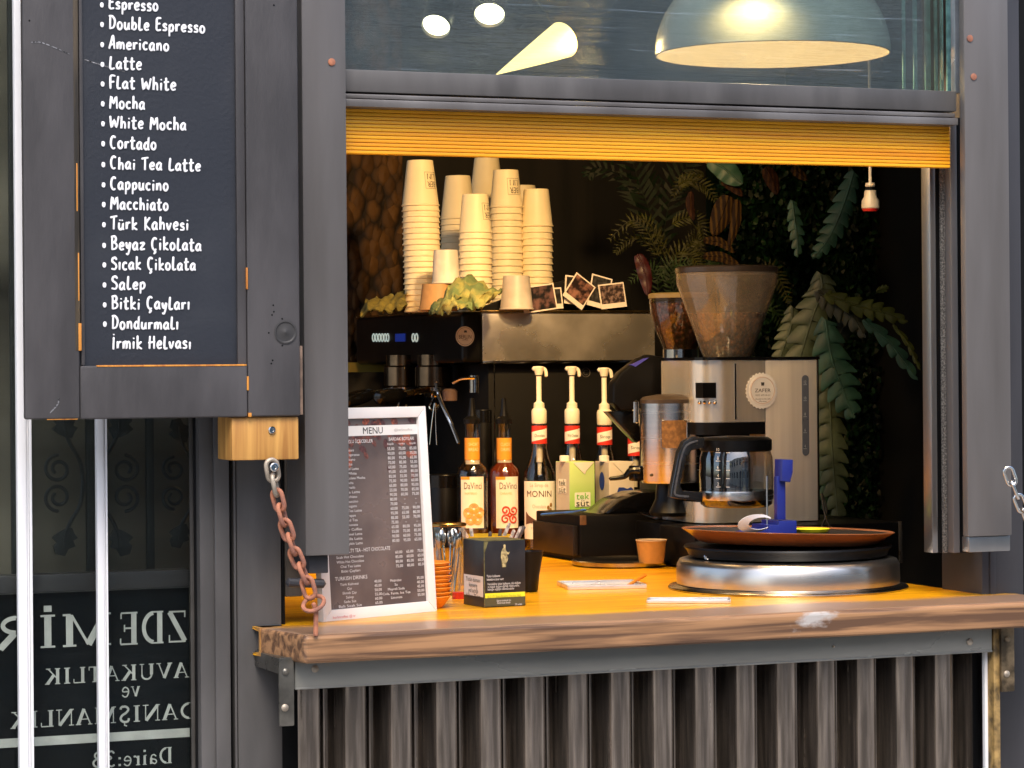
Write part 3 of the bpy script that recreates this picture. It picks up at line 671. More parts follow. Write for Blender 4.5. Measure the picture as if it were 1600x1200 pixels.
SERIF = {
 'Z': (.62, [(.06, .96, .56, .96, .05), (.54, .95, .08, .04, .15), (.06, .03, .57, .03, .05), (.08, .95, .08, .78, .04), (.55, .04, .55, .24, .04)]),
 'D': (.72, [(.16, .02, .16, .98, .16), (.05, .98, .4, .98, .045), (.05, .02, .4, .02, .045), 'D']),
 'E': (.62, [(.16, .02, .16, .98, .16), (.05, .98, .54, .98, .05), (.05, .02, .56, .02, .05), (.2, .51, .44, .51, .05), (.54, .97, .54, .8, .04), (.56, .03, .56, .2, .04), (.44, .4, .44, .62, .04)]),
 'M': (.92, [(.14, .03, .14, .98, .05), (.14, .96, .44, .04, .16), (.44, .04, .74, .96, .06), (.78, .02, .78, .98, .16), (.03, .02, .25, .02, .045), (.66, .02, .9, .02, .045), (.03, .98, .16, .98, .045), (.76, .98, .9, .98, .045)]),
 'I': (.38, [(.19, .02, .19, .98, .16), (.06, .98, .32, .98, .045), (.06, .02, .32, .02, .045)]),
 'R': (.7, [(.16, .02, .16, .98, .16), (.05, .98, .36, .98, .045), (.05, .02, .28, .02, .045), 'R', (.34, .48, .6, .02, .15), (.54, .02, .7, .02, .045)]),
 'A': (.7, [(.1, .02, .36, .97, .06), (.36, .97, .6, .02, .16), (.2, .34, .5, .34, .045), (.02, .02, .2, .02, .045), (.48, .02, .7, .02, .045)]),
 'V': (.7, [(.1, .98, .36, .03, .16), (.36, .03, .6, .98, .06), (.0, .98, .22, .98, .045), (.5, .98, .7, .98, .045)]),
 'U': (.72, [(.16, .3, .16, .98, .16), (.58, .3, .58, .98, .05), 'U', (.05, .98, .28, .98, .045), (.48, .98, .68, .98, .045)]),
 'K': (.7, [(.16, .02, .16, .98, .16), (.22, .42, .56, .97, .06), (.32, .58, .6, .02, .16), (.05, .98, .28, .98, .045), (.05, .02, .28, .02, .045), (.46, .98, .66, .98, .045), (.5, .02, .7, .02, .045)]),
 'T': (.64, [(.32, .02, .32, .96, .16), (.05, .97, .59, .97, .05), (.2, .02, .44, .02, .045), (.06, .97, .06, .76, .045), (.58, .97, .58, .76, .045)]),
 'L': (.58, [(.16, .02, .16, .98, .16), (.05, .98, .28, .98, .045), (.05, .02, .54, .02, .05), (.54, .03, .54, .26, .045)]),
 'N': (.74, [(.12, .03, .12, .97, .05), (.12, .97, .6, .03, .16), (.62, .03, .62, .98, .05), (.02, .02, .22, .02, .045), (.02, .98, .16, .98, .045), (.5, .98, .74, .98, .045)]),
 'S': (.52, ['S']), 'O': (.78, ['O']), 'v': (.5, [(.08, .6, .25, .02, .13), (.25, .02, .42, .6, .05), (.0, .6, .16, .6, .04), (.34, .6, .5, .6, .04)]),
 'e': (.46, ['e']), 'a': (.5, ['a', (.36, .02, .36, .42, .13)]), 'i': (.28, [(.14, .02, .14, .58, .13), (.04, .02, .24, .02, .04), (.04, .59, .14, .59, .04), (.08, .86, .2, .86, .12)]),
 'r': (.4, [(.14, .02, .14, .58, .13), (.04, .02, .26, .02, .04), (.16, .4, .28, .58, .05), (.26, .55, .38, .55, .1)]),
 ':': (.26, [(.07, .08, .19, .08, .12), (.07, .5, .19, .5, .12)]), '3': (.52, ['3']), 'B': (.66, [(.16, .02, .16, .98, .16), (.05, .98, .34, .98, .045), (.05, .02, .36, .02, .045), 'B1', 'B2']),
}
ARCS = {'D': (arc(.3, .5, .34, .46, 80, -80), .12), 'R': (arc(.3, .73, .25, .23, 85, -85), .1), 'U': (arc(.37, .3, .21, .28, 180, 360), .09),
        'S': ([(.42, .8), (.38, .95), (.2, .96), (.1, .8), (.18, .6), (.36, .42), (.42, .2), (.3, .03), (.12, .05), (.08, .24)], .11),
        'O': (arc(.39, .5, .31, .47, 0, 360, 20), .12), 'e': ([(.08, .33), (.38, .33), (.36, .5), (.24, .59), (.1, .48), (.07, .28), (.16, .05), (.3, .02), (.42, .14)], .075),
        'a': ([(.1, .48), (.2, .59), (.32, .55), (.36, .4), (.34, .34), (.14, .28), (.08, .14), (.18, .03), (.34, .14)], .07),
        '3': ([(.1, .82), (.2, .96), (.36, .92), (.4, .74), (.24, .55), (.42, .4), (.42, .16), (.24, .02), (.08, .12)], .1),
        'B1': (arc(.3, .75, .22, .21, 85, -85), .1), 'B2': (arc(.32, .28, .27, .25, 85, -85), .11)}
def serif(mb, s, pxr, pxl, py, y, hpx):
    """mirrored lettering: starts at pixel column pxr and runs left to pxl, baseline at py"""
    a, b = onY(pxr, py, y), onY(pxl, py, y); k = onY(pxr, py-hpx, y).z-a.z
    adv = sum(SERIF[{'Ö': 'O', 'İ': 'I', 'Ş': 'S'}.get(ch, ch)][0]+.06 for ch in s)
    sx = (a.x-b.x)/adv; x = a.x; zi = 0
    for ch in s:
        c0 = {'Ö': 'O', 'İ': 'I', 'Ş': 'S'}.get(ch, ch); wv, st = SERIF[c0]; st = list(st)
        if ch == 'İ': st.append((.12, 1.2, .26, 1.2, .14))
        if ch == 'Ö': st += [(.2, 1.2, .32, 1.2, .12), (.46, 1.2, .58, 1.2, .12)]
        if ch == 'Ş': st += [(.26, -.02, .26, -.14, .05), (.28, -.16, .16, -.24, .06)]
        for e in st:
            zi += 1; yy = y-.00004*(zi % 23)
            if isinstance(e, str): pts, wd = ARCS[e]; pts = smooth([(px_, pz_, 0) for px_, pz_ in pts], 3)
            else: pts, wd = [(e[0], e[1], 0), (e[2], e[3], 0)], e[4]
            mb.ribbon([(x-p_[0]*sx, yy, a.z+p_[1]*k) for p_ in pts], wd*(sx+k)/2, (0, -1, 0))
        x -= (wv+.06)*sx
LET = mat('grey_white_lettering', (.62, .63, .62), .5, var=.1, vscale=30)
q = MB().use(LET); q.fix = False; yl = WY+.0285
serif(q, 'ÖZDE', 336, 182, 1001, yl, 50); a_ = onY(336, 1001, yl).z; serif(q, 'MİR', 176, -14, 1007, yl, 50)
serif(q, 'AVUKATLIK', 296, 68, 1058, yl, 24); serif(q, 've', 219, 188, 1088, yl, 26); serif(q, 'DANIŞMANLIK', 308, 14, 1122, yl, 25)
serif(q, 'Daire:3B', 270, 142, 1192, yl, 25)
za, zb_ = ZA(150, 1160, yl), ZA(150, 1146, yl)
q.poly([(xw0, yl, za), (xw1-.002, yl, za), (xw1-.002, yl, zb_), (xw0, yl, zb_)]); q.build('lettering', wt, sm=0)
q = MB().use(glass('office_glass', (.86, .88, .86), .007, .03, (6, 6, 20), .004, (.42, .42, .36), edge=.5)); q.box(xw0, xw1, WY, WY+.006, .1, 2.4); q.build('glass_pane', wt, sm=0)
for px, y_, a in ((20, .035, 22), (144, .04, 16)):
    q = MB().use(WHITE_P); p0 = XA(px+7, y_, 700); k = XA(px+8+a, y_, 700)-p0
    q.box(p0, p0+k*.62, y_, y_+.015, .1, 2.35, .002); q.box(p0+k*.64, p0+k*.8, y_+.004, y_+.015, .1, 2.35, .001); q.box(p0+k*.82, p0+k, y_+.002, y_+.015, .1, 2.35, .001)
    q.build('mullion', wt)
q = MB().use(mat('door_edge_dark', (.06, .055, .05), .4)); q.box(XA(296, WY-.01), xw1-.0005, WY-.006, WY-.001, .1, 2.35, .001); q.build('edge_strip', wt)
# wrought iron grille behind the pane
GY = WY+.09
gt = thing('iron_grille', 'wrought iron grille with scrolls and leaves behind the dark office window', 'grille', (XA(150, GY), GY, ZA(150, 900, GY)))
IRON = mat('grille_iron', (.018, .022, .022), .6, var=.2, vscale=50, bump=.4)
def gbar(px, w_):
    q = MB().use(IRON); a = XA(px, GY); q.box(a, a+M(w_, 4.5), GY, GY+.012, ZA(px, 905, GY), 2.3, .002); q.build('bar', gt)
for px, w_ in ((17, 16), (134, 16), (228, 12)): gbar(px, w_)
def scroll(cx, cyy, s, flip, up):
    q = MB().use(IRON); f = -1 if flip else 1
    pts = []
    for i in range(26):
        a = R(90 - i*20); r_ = 24*(1-.027*i)
        pts.append(onY(cx+f*(r_*math.cos(a))*s*-1, cyy-up*(r_*math.sin(a))*s, GY-.004))
    e0 = [onY(cx+f*s*v[0], cyy-up*s*v[1], GY-.004) for v in ((6, 92), (-8, 70), (-2, 50), (14, 34), (16, 26))]
    q.tube(smooth(pts, 2), .003, 6)
    q.tube(smooth([onY(cx+f*s*v[0], cyy-up*s*v[1], GY-.006) for v in ((10, 84), (12, 64), (22, 40), (34, 20), (40, 0), (42, -26))], 4), .0034, 6)
    lf = [(-10, 96), (-14, 82), (-8, 76), (-16, 68), (-6, 60), (6, 54), (18, 52), (22, 62), (28, 70), (20, 74), (24, 84), (12, 88), (6, 100)]
    q.prism([((onY(cx+f*s*(a+4), cyy-up*s*b, GY)).x, (onY(cx, cyy-up*s*b, GY)).z) for a, b in lf], GY-.008, GY-.002, .001)
    q.build('scroll', gt)
for cx, fl, s in ((91, False, .92), (196, True, .92), (272, False, .8)):
    scroll(cx, 733, s, fl, 1); scroll(cx, 777, s, fl, -1)
# ------------------------------------------------------------------ lamps behind the upper pane
SHADE = mat('lamp_shade_enamel', (.62, .68, .7), .25, var=.03, coat=.3)
_nt = SHADE.node_tree; _b = _nt.nodes['Principled BSDF']; _tl = _n(_nt, 'ShaderNodeBsdfTranslucent'); _tl.inputs[0].default_value = (.85, .8, .66, 1)
_mx = _n(_nt, 'ShaderNodeMixShader'); _mx.inputs[0].default_value = .0; _nt.links.new(_b.outputs[0], _mx.inputs[1]); _nt.links.new(_tl.outputs[0], _mx.inputs[2]); _nt.links.new(_mx.outputs[0], _nt.nodes['Material Output'].inputs[0])
SHADE_IN = mat('lamp_shade_inside', (.40, .33, .23), .5, var=.02)
GLOWW = glow('lamp_glow', (1, .78, .4), 12); GLOWS = glow('spot_glow', (1, .86, .58), 7)
def lamp(name, loc, power, col=(1, .60, .23), size=.04, spot=None, aim=None, par=None):
    l = bpy.data.lights.new(name, 'SPOT' if spot else 'POINT'); l.energy = power; l.color = col; l.shadow_soft_size = size
    if spot: l.spot_size = R(spot); l.spot_blend = .6
    o = bpy.data.objects.new(name, l); COL.objects.link(o); o.location = loc
    if aim is not None: o.rotation_euler = (Vector(loc)-Vector(aim)).to_track_quat('Z', 'Y').to_euler()
    return o
tl = 4.95
pc = P(1207, 85, tl); rr = M(184, tl)
t = thing('pendant_lamp', 'large white dome pendant lamp behind the upper window pane', 'lamp', pc)
q = MB().use(SHADE); hh = rr*.86
pr = [(rr*math.cos(R(a)), hh*math.sin(R(a))) for a in range(0, 84, 6)]
q.lathe(pr+[(rr*.1, hh)], pc, 48, cap0=False); q.build('shade', t, sm=80)
q = MB().use(SHADE_IN); q.lathe([(r_*.985, z-.001) for r_, z in pr]+[(.0, hh*.97)], pc, 48, cap0=False); q.build('shade_lining', t, sm=80)
q = MB().use(GLOWW); q.lathe([(.0, hh*.66), (.02, hh*.68), (.026, hh*.76), (.02, hh*.86), (.015, hh*.97)], pc, 20); q.build('bulb', t)
q = MB().use(BLACK); q.tube([pc+Vector((0, 0, hh)), pc+Vector((0, 0, .9))], .004, 8); q.lathe([(.03, hh-.005), (.03, hh+.05), (.012, hh+.07)], pc, 20); q.build('cord', t)
lamp('pendant_bulb', pc+Vector((-.03, -.02, hh*.55)), 5.5, (1, .72, .42), par=t)
for i, (px, py, tt, w_, lab) in enumerate(((682, 38, 5.3, 25, 'left round ceiling spot lamp glowing behind the upper pane'), (765, 20, 5.35, 27, 'middle round ceiling spot lamp right of the lowest spot'), (935, -6, 5.4, 27, 'spot lamp cut off by the top edge above the lit cone shade'), (1172, -46, 4.70, 26, 'unseen spot lamp added above the white dome for its hot spot'))):
    p = P(px, py, tt); r_ = M(w_, tt); t = thing('spot_lamp', lab, 'lamp', p, group='ceiling spot lamps')
    ax = (Vector((-.45+.15*i, -.62, -.75)) if i < 2 else (Vector((-.2, .75, -.5)) if i == 2 else Vector((.0, .1, -1)))).normalized(); mt = Matrix.Translation(p) @ ax.to_track_quat('Z', 'Y').to_matrix().to_4x4()
    q = MB().use(BLACK); q.lathe([(.0, -.075), (r_*.8, -.07), (r_, -.03), (r_*1.02, .006), (r_*.90, .008), (r_*.84, .0)], seg=28, mtx=mt); q.build('housing', t)
    q = MB().use(GLOWS); q.lathe([(r_*.85, .001), (0, .0045)], seg=28, mtx=mt); q.build('lens', t)
    q = MB().use(BLACK); q.tube([p-ax*.05, p-ax*.05+Vector((.03, .03, .5))], .006, 8); q.build('stem', t)
    if i == 3: lamp('spot_bulb', p+ax*.02, 1.6, spot=150, aim=p+ax, size=.02)  # unseen spot, added to give the dome its hot spot
    if i == 2: lamp('spot_bulb', p+ax*.03, 36, spot=125, aim=p+Vector((-.28, 1.25, -.52)), size=.04)
    if i < 2: lamp('spot_bulb', p+ax*.03, 14, spot=110, aim=p+Vector((-.02+.15*i, .55, -1.2)), size=.03)
# cone shade, lit inside
t0 = 5.1; a = P(776, 116, t0); b = P(880, 62, t0+.1)
t = thing('cone_lamp', 'bright yellow glowing cone shade hanging tilted between the spot lamps', 'lamp', b)
ax = (b-a); L = ax.length; ax.normalize(); mt = Matrix.Translation(a) @ ax.to_track_quat('Z', 'Y').to_matrix().to_4x4()
q = MB().use(glow('cone_shade_glow', (1, .72, .27), 2.2)); q.lathe([(.001, 0), (.014, L*.35), (.028, L*.75), (.036, L), (.034, L+.004), (.0, L+.006)], seg=24, mtx=mt); q.build('shade', t)
q = MB().use(BLACK); q.tube([b, b+Vector((-.06, .05, .12)), b+Vector((-.16, .1, .4))], .0025, 6); q.build('cord', t)
lamp('cone_bulb', b+Vector((.03, -.06, -.01)), 2.5, size=.02)
# further lamp deep in the room that lights the plants and the back (the second spot of the track)
# lamp holder on its cord
tk = 5.4; p = P(1360, 330, tk); s_ = M(1, tk)
t = thing('lamp_holder', 'white hanging lamp socket with red rim on a pale cord', 'socket', p)
q = MB().use(mat('socket_white', (.5, .44, .34), .4)); q.lathe([(12*s_, 3*s_), (14*s_, 5*s_), (13.5*s_, 17*s_), (10*s_, 22*s_), (9*s_, 32*s_), (5*s_, 34*s_)], p, 24); q.lathe([(7*s_, 38*s_), (8*s_, 40*s_), (7*s_, 44*s_), (3*s_, 45*s_)], p, 20); q.build('shell', t)
q = MB().use(BLACK); q.lathe([(8*s_, 33*s_), (8.4*s_, 35*s_), (6*s_, 39*s_)], p, 20); q.build('band', t)
q = MB().use(mat('socket_red', (.6, .02, .02), .4)); q.lathe([(0, 0), (11*s_, 0), (13*s_, 3.2*s_), (11.4*s_, 5*s_)], p, 24); q.build('rim', t)
q = MB().use(mat('cord_white', (.6, .55, .45), .6)); q.tube([p+Vector((0, 0, 44*s_)), p+Vector((0, 0, .9))], 2.4*s_, 8); q.build('cord', t)

BRONZE = mat('dark_bronze_chrome', (.20, .14, .09), .2, metal=1, var=.1)
STEEL_S = mat('satin_steel_panel', (.64, .61, .58), .28, metal=.75, var=.25, vscale=7, rvar=.1)
# ------------------------------------------------------------------ espresso machine
YM = 1.80
mx0, mxc, mx1 = XA(720, YM), XA(754, YM), XA(1024, YM)
def Yfor(X_, px, lo=YM, hi=4):
    for _ in range(50):
        mid = (lo+hi)/2
        if proj((X_, mid, 1.5))[0] > px: lo = mid
        else: hi = mid
    return lo
YE = Yfor(mx0, 556)
zt_, zm_ = ZA(755, 486, YM), ZA(755, 567, YM)
em = thing('espresso_machine', 'black and steel espresso machine loaded with paper cups on top', 'coffee machine', ((mx0+mx1)/2, (YM+YE)/2, CT))
q = MB().use(BLACK)
q.box(mx0, mxc-.0005, YM-.012, YE, zm_, zt_, .014, 4); q.build('control_panel', em)
q = MB().use(STEEL_S); q.box(mxc, mx1, YM, YM+.02, zm_+.004, zt_-.004, .004); q.build('side_panel', em)
q = MB().use(BLACK_M); q.box(mxc+.001, mx1-.002, YM+.021, YE, zm_+.01, zt_-.012, .003); q.build('housing', em)
q = MB().use(BRASS); q.box(mxc-.002, mx1, YM-.006, YM+.012, zt_-.0035, zt_+.002, .0015); q.box(mx0-.002, mx0+.006, YM+.03, YE-.01, zt_+.0005, zt_+.003, .001); q.build('top_trim', em)
q = MB().use(CHROME); q.box(mxc, mx1-.01, YM-.004, YM+.012, zm_-.002, zm_+.0035, .0015); q.build('lower_trim', em)
q = MB().use(BLACK_M); q.box(XA(770, YM), mx1-.01, YM+.03, YE-.05, CT+.05, zm_-.002, .004); q.build('body', em)
q = MB().use(CHROME); q.box(XA(771, YM+.03)-.0003, XA(772.5, YM+.03), YM+.027, YM+.031, CT+.05, zm_-.004); q.build('corner_edge', em)
q = MB().use(BLACK_M); q.box(XA(585, YM+.1), XA(770, YM)-.001, YM+.06, YE-.05, CT+.02, CT+.09, .01); q.box(XA(585, YM+.1)+.02, XA(765, YM), YE-.3, YE-.06, CT+.095, zm_-.02, .003); q.build('drip_tray', em)
q = MB().use(BLACK_M)
for sx_ in (XA(700, YM+.1), mx1-.06): q.lathe([(.02, 0), (.02, .05)], (sx_, YM+.12, CT), 14)
q.build('foot', em)
def onX(px, py, X_):
    d = ray(px, py); return CAM + d*((X_-CAM.x)/d.x)
WHL = glow('panel_light', (.5, .6, .55), .22)
for px in (584, 588.5, 593, 597.5, 602, 606, 646, 651):
    p = onX(px, 527.5, mx0-.0006); q = MB().use(WHL)
    pts = [Vector((p.x, p.y+.009*math.cos(a_), p.z+.0095*math.sin(a_))) for a_ in [2*math.pi*i/14 for i in range(14)]]
    q.tube(pts, .0021, 6, closed=True); q.build('button', em)
q = MB().use(glow('display_blue', (.01, .03, .25), .15)); a, b = onX(618, 534, mx0-.001), onX(633, 521, mx0-.001); q.box(a.x-.001, a.x+.002, min(a.y, b.y), max(a.y, b.y), a.z, b.z); q.build('display', em)
# round sticker on the black corner
p = onY(726.5, 525.5, YM-.0126)
q = MB().use(mat('sticker_cream', (.66, .6, .52), .6, var=.02)); r_ = M(15.5, 6.4); q.lathe([(r_, 0), (r_, .0006), (0, .0007)], seg=30, mtx=Matrix.Translation(p) @ Matrix.Rotation(R(90), 4, 'X'))
q.use(INKB); fn = plane(p, (1, 0, 0), (0, 0, 1), (0, -1, 0), .0012); q.text('BERLIN', lambda x, y: fn(x, y-.001), w=r_*1.35, h=.013); q.text('coffee', lambda x, y: fn(x, y-.008), w=r_*.6, h=.005)
q.prism([(p.x-.003, p.z+.009), (p.x+.005, p.z+.009), (p.x+.004, p.z+.014), (p.x-.002, p.z+.014)], p.y-.0012, p.y-.001)
q.tube([p+Vector((r_*.88*math.cos(2*math.pi*i/30), -.001, r_*.88*math.sin(2*math.pi*i/30))) for i in range(30)], .0004, 4, closed=True); q.build('sticker', em, sm=30)
# groups, filter holders, wands
for k, (px, py) in enumerate(((628, 586), (678, 586))):
    tt = 6.75-.15*k; p = P(px, py, tt)
    q = MB().use(BRONZE); q.lathe([(.041, -.03), (.046, -.026), (.046, .02), (.04, .024), (.04, .05)], p, 28); gh = q.build('group_head', em)
    pf = P(px, 608, tt)
    q = MB().use(CHROME); q.lathe([(.0, -.02), (.02, -.02), (.036, -.004), (.037, .014)], pf, 24); ph = q.build('portafilter', em)
    h0 = P(px-14, 610, tt-.05); h1 = P(px-48, 616, tt-.1); h2 = P(px-88, 627-6*k, tt-.17)
    q = MB().use(BRASS); q.tube([pf, h0, h1], .008, 10); q.build('neck', ph)
    q = MB().use(BLACK_G); q.tube(smooth([h1, (h1+h2)/2, h2], 4), lambda u: .013+.006*math.sin(u*2.6), 14); q.build('handle', ph)
    q = MB().use(CHROME); sp = P(px+1, 628, tt-.02); q.tube(smooth([pf+Vector((0, 0, -.02)), sp+Vector((-.012, 0, -.012)), sp+Vector((0, 0, -.022)), sp+Vector((.012, 0, -.008))], 4), .004, 8); q.build('spout', ph)
q = MB().use(CHROME); q.tube(smooth([P(682, 598, 6.3), P(684, 612, 6.3), P(690, 630, 6.29), P(706, 664, 6.27), P(717, 692, 6.26)], 5), .0045, 10); q.build('steam_wand', em)
q = MB().use(CHROME); q.tube(smooth([P(708, 598, 6.3), P(722, 592, 6.28), P(742, 591, 6.27)], 5), .004, 8); q.lathe([(.012, -.02), (.012, .02)], P(741, 600, 6.28), 14); q.build('hot_water_spout', em)
q = MB().use(mat('knob_brown', (.08, .05, .045), .4)); q.lathe([(.0, -.014), (.017, -.012), (.018, .01), (.012, .016)], P(703, 618, 6.32), 20); q.build('knob', em)
q = MB().use(CHROME)
for dx in (-3, 3): q.tube(smooth([P(680+dx*.3, 630, 6.3), P(678+dx, 660, 6.3), P(677+dx*1.8, 695, 6.3)], 4), .0012, 6)
q.build('whisk_wire', em)
q = MB().use(mat('sign_faint', (.06, .055, .05), .6)); p = onY(915.5, 582, YM+.029); q.tube([p+Vector((.011*math.cos(2*math.pi*i/24), 0, .011*math.sin(2*math.pi*i/24))) for i in range(24)], .0011, 5, closed=True); q.tube([p+Vector((.006*math.cos(R(40+i*14)), 0, .006*math.sin(R(40+i*14)))) for i in range(20)], .001, 5); q.build('badge', em)
ZTOP = zt_

# ------------------------------------------------------------------ paper cups stacked upside down on the machine
def cup_mesh(r0, r1, h, mm, name, logo=False):
    t = bpy.data.objects.new(name, None); COL.objects.link(t)
    q = MB().use(mm)
    q.lathe([(r0-.002, .0005), (r0, 0), (r0+.0022, .0012), (r0+.0022, .0032), (r0, .0045), (r0-.0002, .005), (r1+.0008, h-.003), (r1, h), (r1-.0018, h), (r1-.0025, h-.006), (0, h-.0065)], seg=36)
    b = q.build('cup_wall', t, sm=50, local=True)
    if logo:
        q = MB().use(INKB)
        ac = logo; zc = h*.55; f = lambda x, y: cyl((0, 0, 0), r0, ac, zc, .0005, r2=r1, zh=h, flip=True)(x, y)
        q.text('BER', lambda x, y: f(x, y+.0095), w=.026, h=.021); q.text('LIN', lambda x, y: f(x, y-.0095), w=.024, h=.021)
        for x0, x1, y0, y1 in ((-.018, .018, .0195, .0203), (-.018, .018, -.0205, -.0197), (-.0184, -.0177, -.0205, .0203), (.0177, .0184, -.0205, .0203)):
            n = 8 if x1-x0 > .01 else 1
            for i in range(n):
                xa_, xb_ = x0+(x1-x0)*i/n, x0+(x1-x0)*(i+1)/n
                q.poly([f(xa_, y0), f(xb_, y0), f(xb_, y1), f(xa_, y1)])
        q.build('printed_logo', t, sm=0, local=True)
    return t
ORD = ['topmost', 'second', 'third', 'fourth', 'fifth', 'sixth', 'seventh', 'eighth', 'ninth', 'tenth', 'eleventh', 'twelfth', 'thirteenth', 'fourteenth', 'fifteenth', 'sixteenth', 'seventeenth', 'eighteenth', 'nineteenth', 'twentieth', 'twenty-first', 'twenty-second', 'twenty-third', 'twenty-fourth', 'twenty-fifth', 'twenty-sixth']
big = (M(28.6, 6.6), M(20, 6.6), .112); med = (M(25.5, 6.6), M(19.5, 6.6), .094)
protos = {}
def cup_stack(px, t_, ytop, kind, pitch, what, logo=False, lean=0., mm=CREAM, zbase=None, ncap=40):
    r0, r1, h = kind; base = P(px, 578, t_); base.z = zbase if zbase else ZTOP+.002
    ztop_ = CAM.z + ray(px, ytop).z*t_
    n = max(1, int(round((ztop_-base.z-h)/pitch))+1); n = min(n, ncap)
    z0 = ztop_-h-(n-1)*pitch
    for k in range(n):                      # k = 0 is the topmost
        lg = logo if (k == 0) else False
        key = (kind, lg, mm.name)
        if key not in protos:
            o = protos[key] = cup_mesh(*kind, mm, 'paper_cup', lg)
        else: o = dup(protos[key])
        zz = ztop_-h-k*pitch; f_ = (zz-z0)/max(.01, ztop_-z0)
        o.location = (base.x+lean*f_+random.uniform(-.0006, .0006), base.y+random.uniform(-.0006, .0006), max(zz, base.z))
        o.rotation_euler = (random.uniform(-.006, .006), random.uniform(-.006, .006)+lean*.5, random.uniform(-.1, .1) if k == 0 else random.uniform(-3, 3))
        tag(o, '%s cup down in the %s' % (ORD[k], what) if k else 'topmost cup of the %s' % what, 'paper cup', 'paper cups stacked on the coffee machine')
cup_stack(662, 6.58, 251, big, M(8.75, 6.58), 'leftmost tall cream cup stack', VA+R(46), lean=-.006)
cup_stack(718, 6.86, 275, big, M(9.3, 6.86), 'cup stack second from the left')
cup_stack(744.5, 6.52, 304, med, M(9.9, 6.52), 'short cup stack behind the green cloth', VA+R(66))
cup_stack(763, 7.0, 247, big, M(9.3, 7.0), 'highest cup stack in the back row')
cup_stack(793, 6.68, 266, med, M(10.2, 6.68), 'tall middle cup stack in front', VA+R(38))
cup_stack(840, 6.7, 296, med, M(9.9, 6.7), 'rightmost cream cup stack')
cup_stack(820, 7.0, 290, med, M(9.9, 7.0), 'stack hidden behind the rightmost one')
KRAFT = mat('kraft_paper', (.42, .24, .1), .6, var=.08, vscale=60)
k1 = (M(29, 6.4), M(24, 6.4), M(41, 6.4))
b = P(685, 578, 6.4)
o = cup_mesh(*k1, KRAFT, 'paper_cup'); o.location = (b.x, b.y, ZTOP+.002); tag(o, 'brown kraft cup upside down beside the green cloth', 'paper cup')
o = cup_mesh(M(22, 6.4), M(18.5, 6.4), M(53, 6.4), mat('white_cup', (.72, .67, .62), .5), 'paper_cup'); o.location = (P(698, 578, 6.4).x, P(698, 578, 6.4).y, ZTOP+.002+k1[2]); tag(o, 'single white cup standing on the brown kraft cup', 'paper cup')
o = cup_mesh(M(26, 6.35), M(20.5, 6.35), M(54, 6.35), mat('grey_cup', (.55, .5, .47), .5), 'paper_cup'); o.location = (P(808, 578, 6.42).x, P(808, 578, 6.42).y, ZTOP+.002); tag(o, 'single grey cup upside down behind the black photo slope', 'paper cup')

# cloths
def cloth(name, label, pts_grid, mm, seed, amp):
    random.seed(seed); t_ = MB().use(mm); nu = len(pts_grid); nv = len(pts_grid[0])
    rows_ = [[Vector(p) for p in r_] for r_ in pts_grid]
    fine = [smooth(r_, 6) for r_ in rows_]; colsF = list(zip(*fine)); fine = [smooth(list(c_), 6) for c_ in colsF]
    V = [[t_.bm.verts.new(p + Vector((amp*math.sin(i*.9+seed), amp*1.6*math.cos(j*1.1+i*.5), amp*1.5*math.sin(i*1.2+j*.9)+amp*.8*math.sin(j*2.1-i)))) for j, p in enumerate(r_)] for i, r_ in enumerate(fine)]
    for i in range(len(V)-1):
        for j in range(len(V[0])-1): t_.face((V[i][j], V[i+1][j], V[i+1][j+1], V[i][j+1]))
    bmesh.ops.recalc_face_normals(t_.bm, faces=list(t_.bm.faces))
    t_.bm.normal_update()
    low = {v: t_.bm.verts.new(v.co-v.normal*.003) for v in list(t_.bm.verts)}
    for f in list(t_.bm.faces): t_.face([low[v] for v in f.verts][::-1])
    t_.fix = False
    return tag(t_.build(name, loc=pts_grid[0][0], sm=80), label, 'cloth')
GREEN = mat('sage_terry_cloth', (.33, .32, .11), .95, col2=(.13, .19, .08), vscale=22, lo=.42, hi=.6, bump=.9, bscale=500)
YEL = mat('yellow_green_cloth', (.26, .22, .05), .95, var=.3, vscale=25, bump=.9, bscale=500)
tt = 6.33
def cp_(px, py, d=0): return P(px, py, tt+d)
cloth('cloth', 'crumpled sage green cloth lying on the machine between the cups', [
    [cp_(668, 486, .1), cp_(690, 470, .02), cp_(706, 452), cp_(722, 446, .05), cp_(752, 452, .1)],
    [cp_(672, 488), cp_(694, 462, -.06), cp_(712, 438, -.03), cp_(735, 434), cp_(762, 450, .04)],
    [cp_(676, 488, -.05), cp_(700, 474, -.1), cp_(722, 456, -.08), cp_(746, 446, -.06), cp_(776, 456, 0)],
    [cp_(684, 489, -.1), cp_(702, 466, -.14), cp_(728, 470, -.1), cp_(752, 462, -.12), cp_(786, 454, -.05)],
    [cp_(700, 489, -.12), cp_(712, 480, -.16), cp_(736, 482, -.13), cp_(750, 478, -.14), cp_(768, 466, -.08)]], GREEN, 3, .004)
cloth('cloth', 'yellow green cloth fold left of the leftmost cup stack', [
    [cp_(566, 488, .3), cp_(572, 470, .3), cp_(590, 466, .3), cp_(612, 462, .28), cp_(634, 456, .26)],
    [cp_(564, 490, .22), cp_(574, 474, .2), cp_(594, 474, .2), cp_(612, 472, .2), cp_(632, 462, .2)],
    [cp_(566, 492, .14), cp_(580, 484, .12), cp_(600, 486, .12), cp_(616, 484, .12), cp_(634, 480, .12)]], YEL, 5, .003)
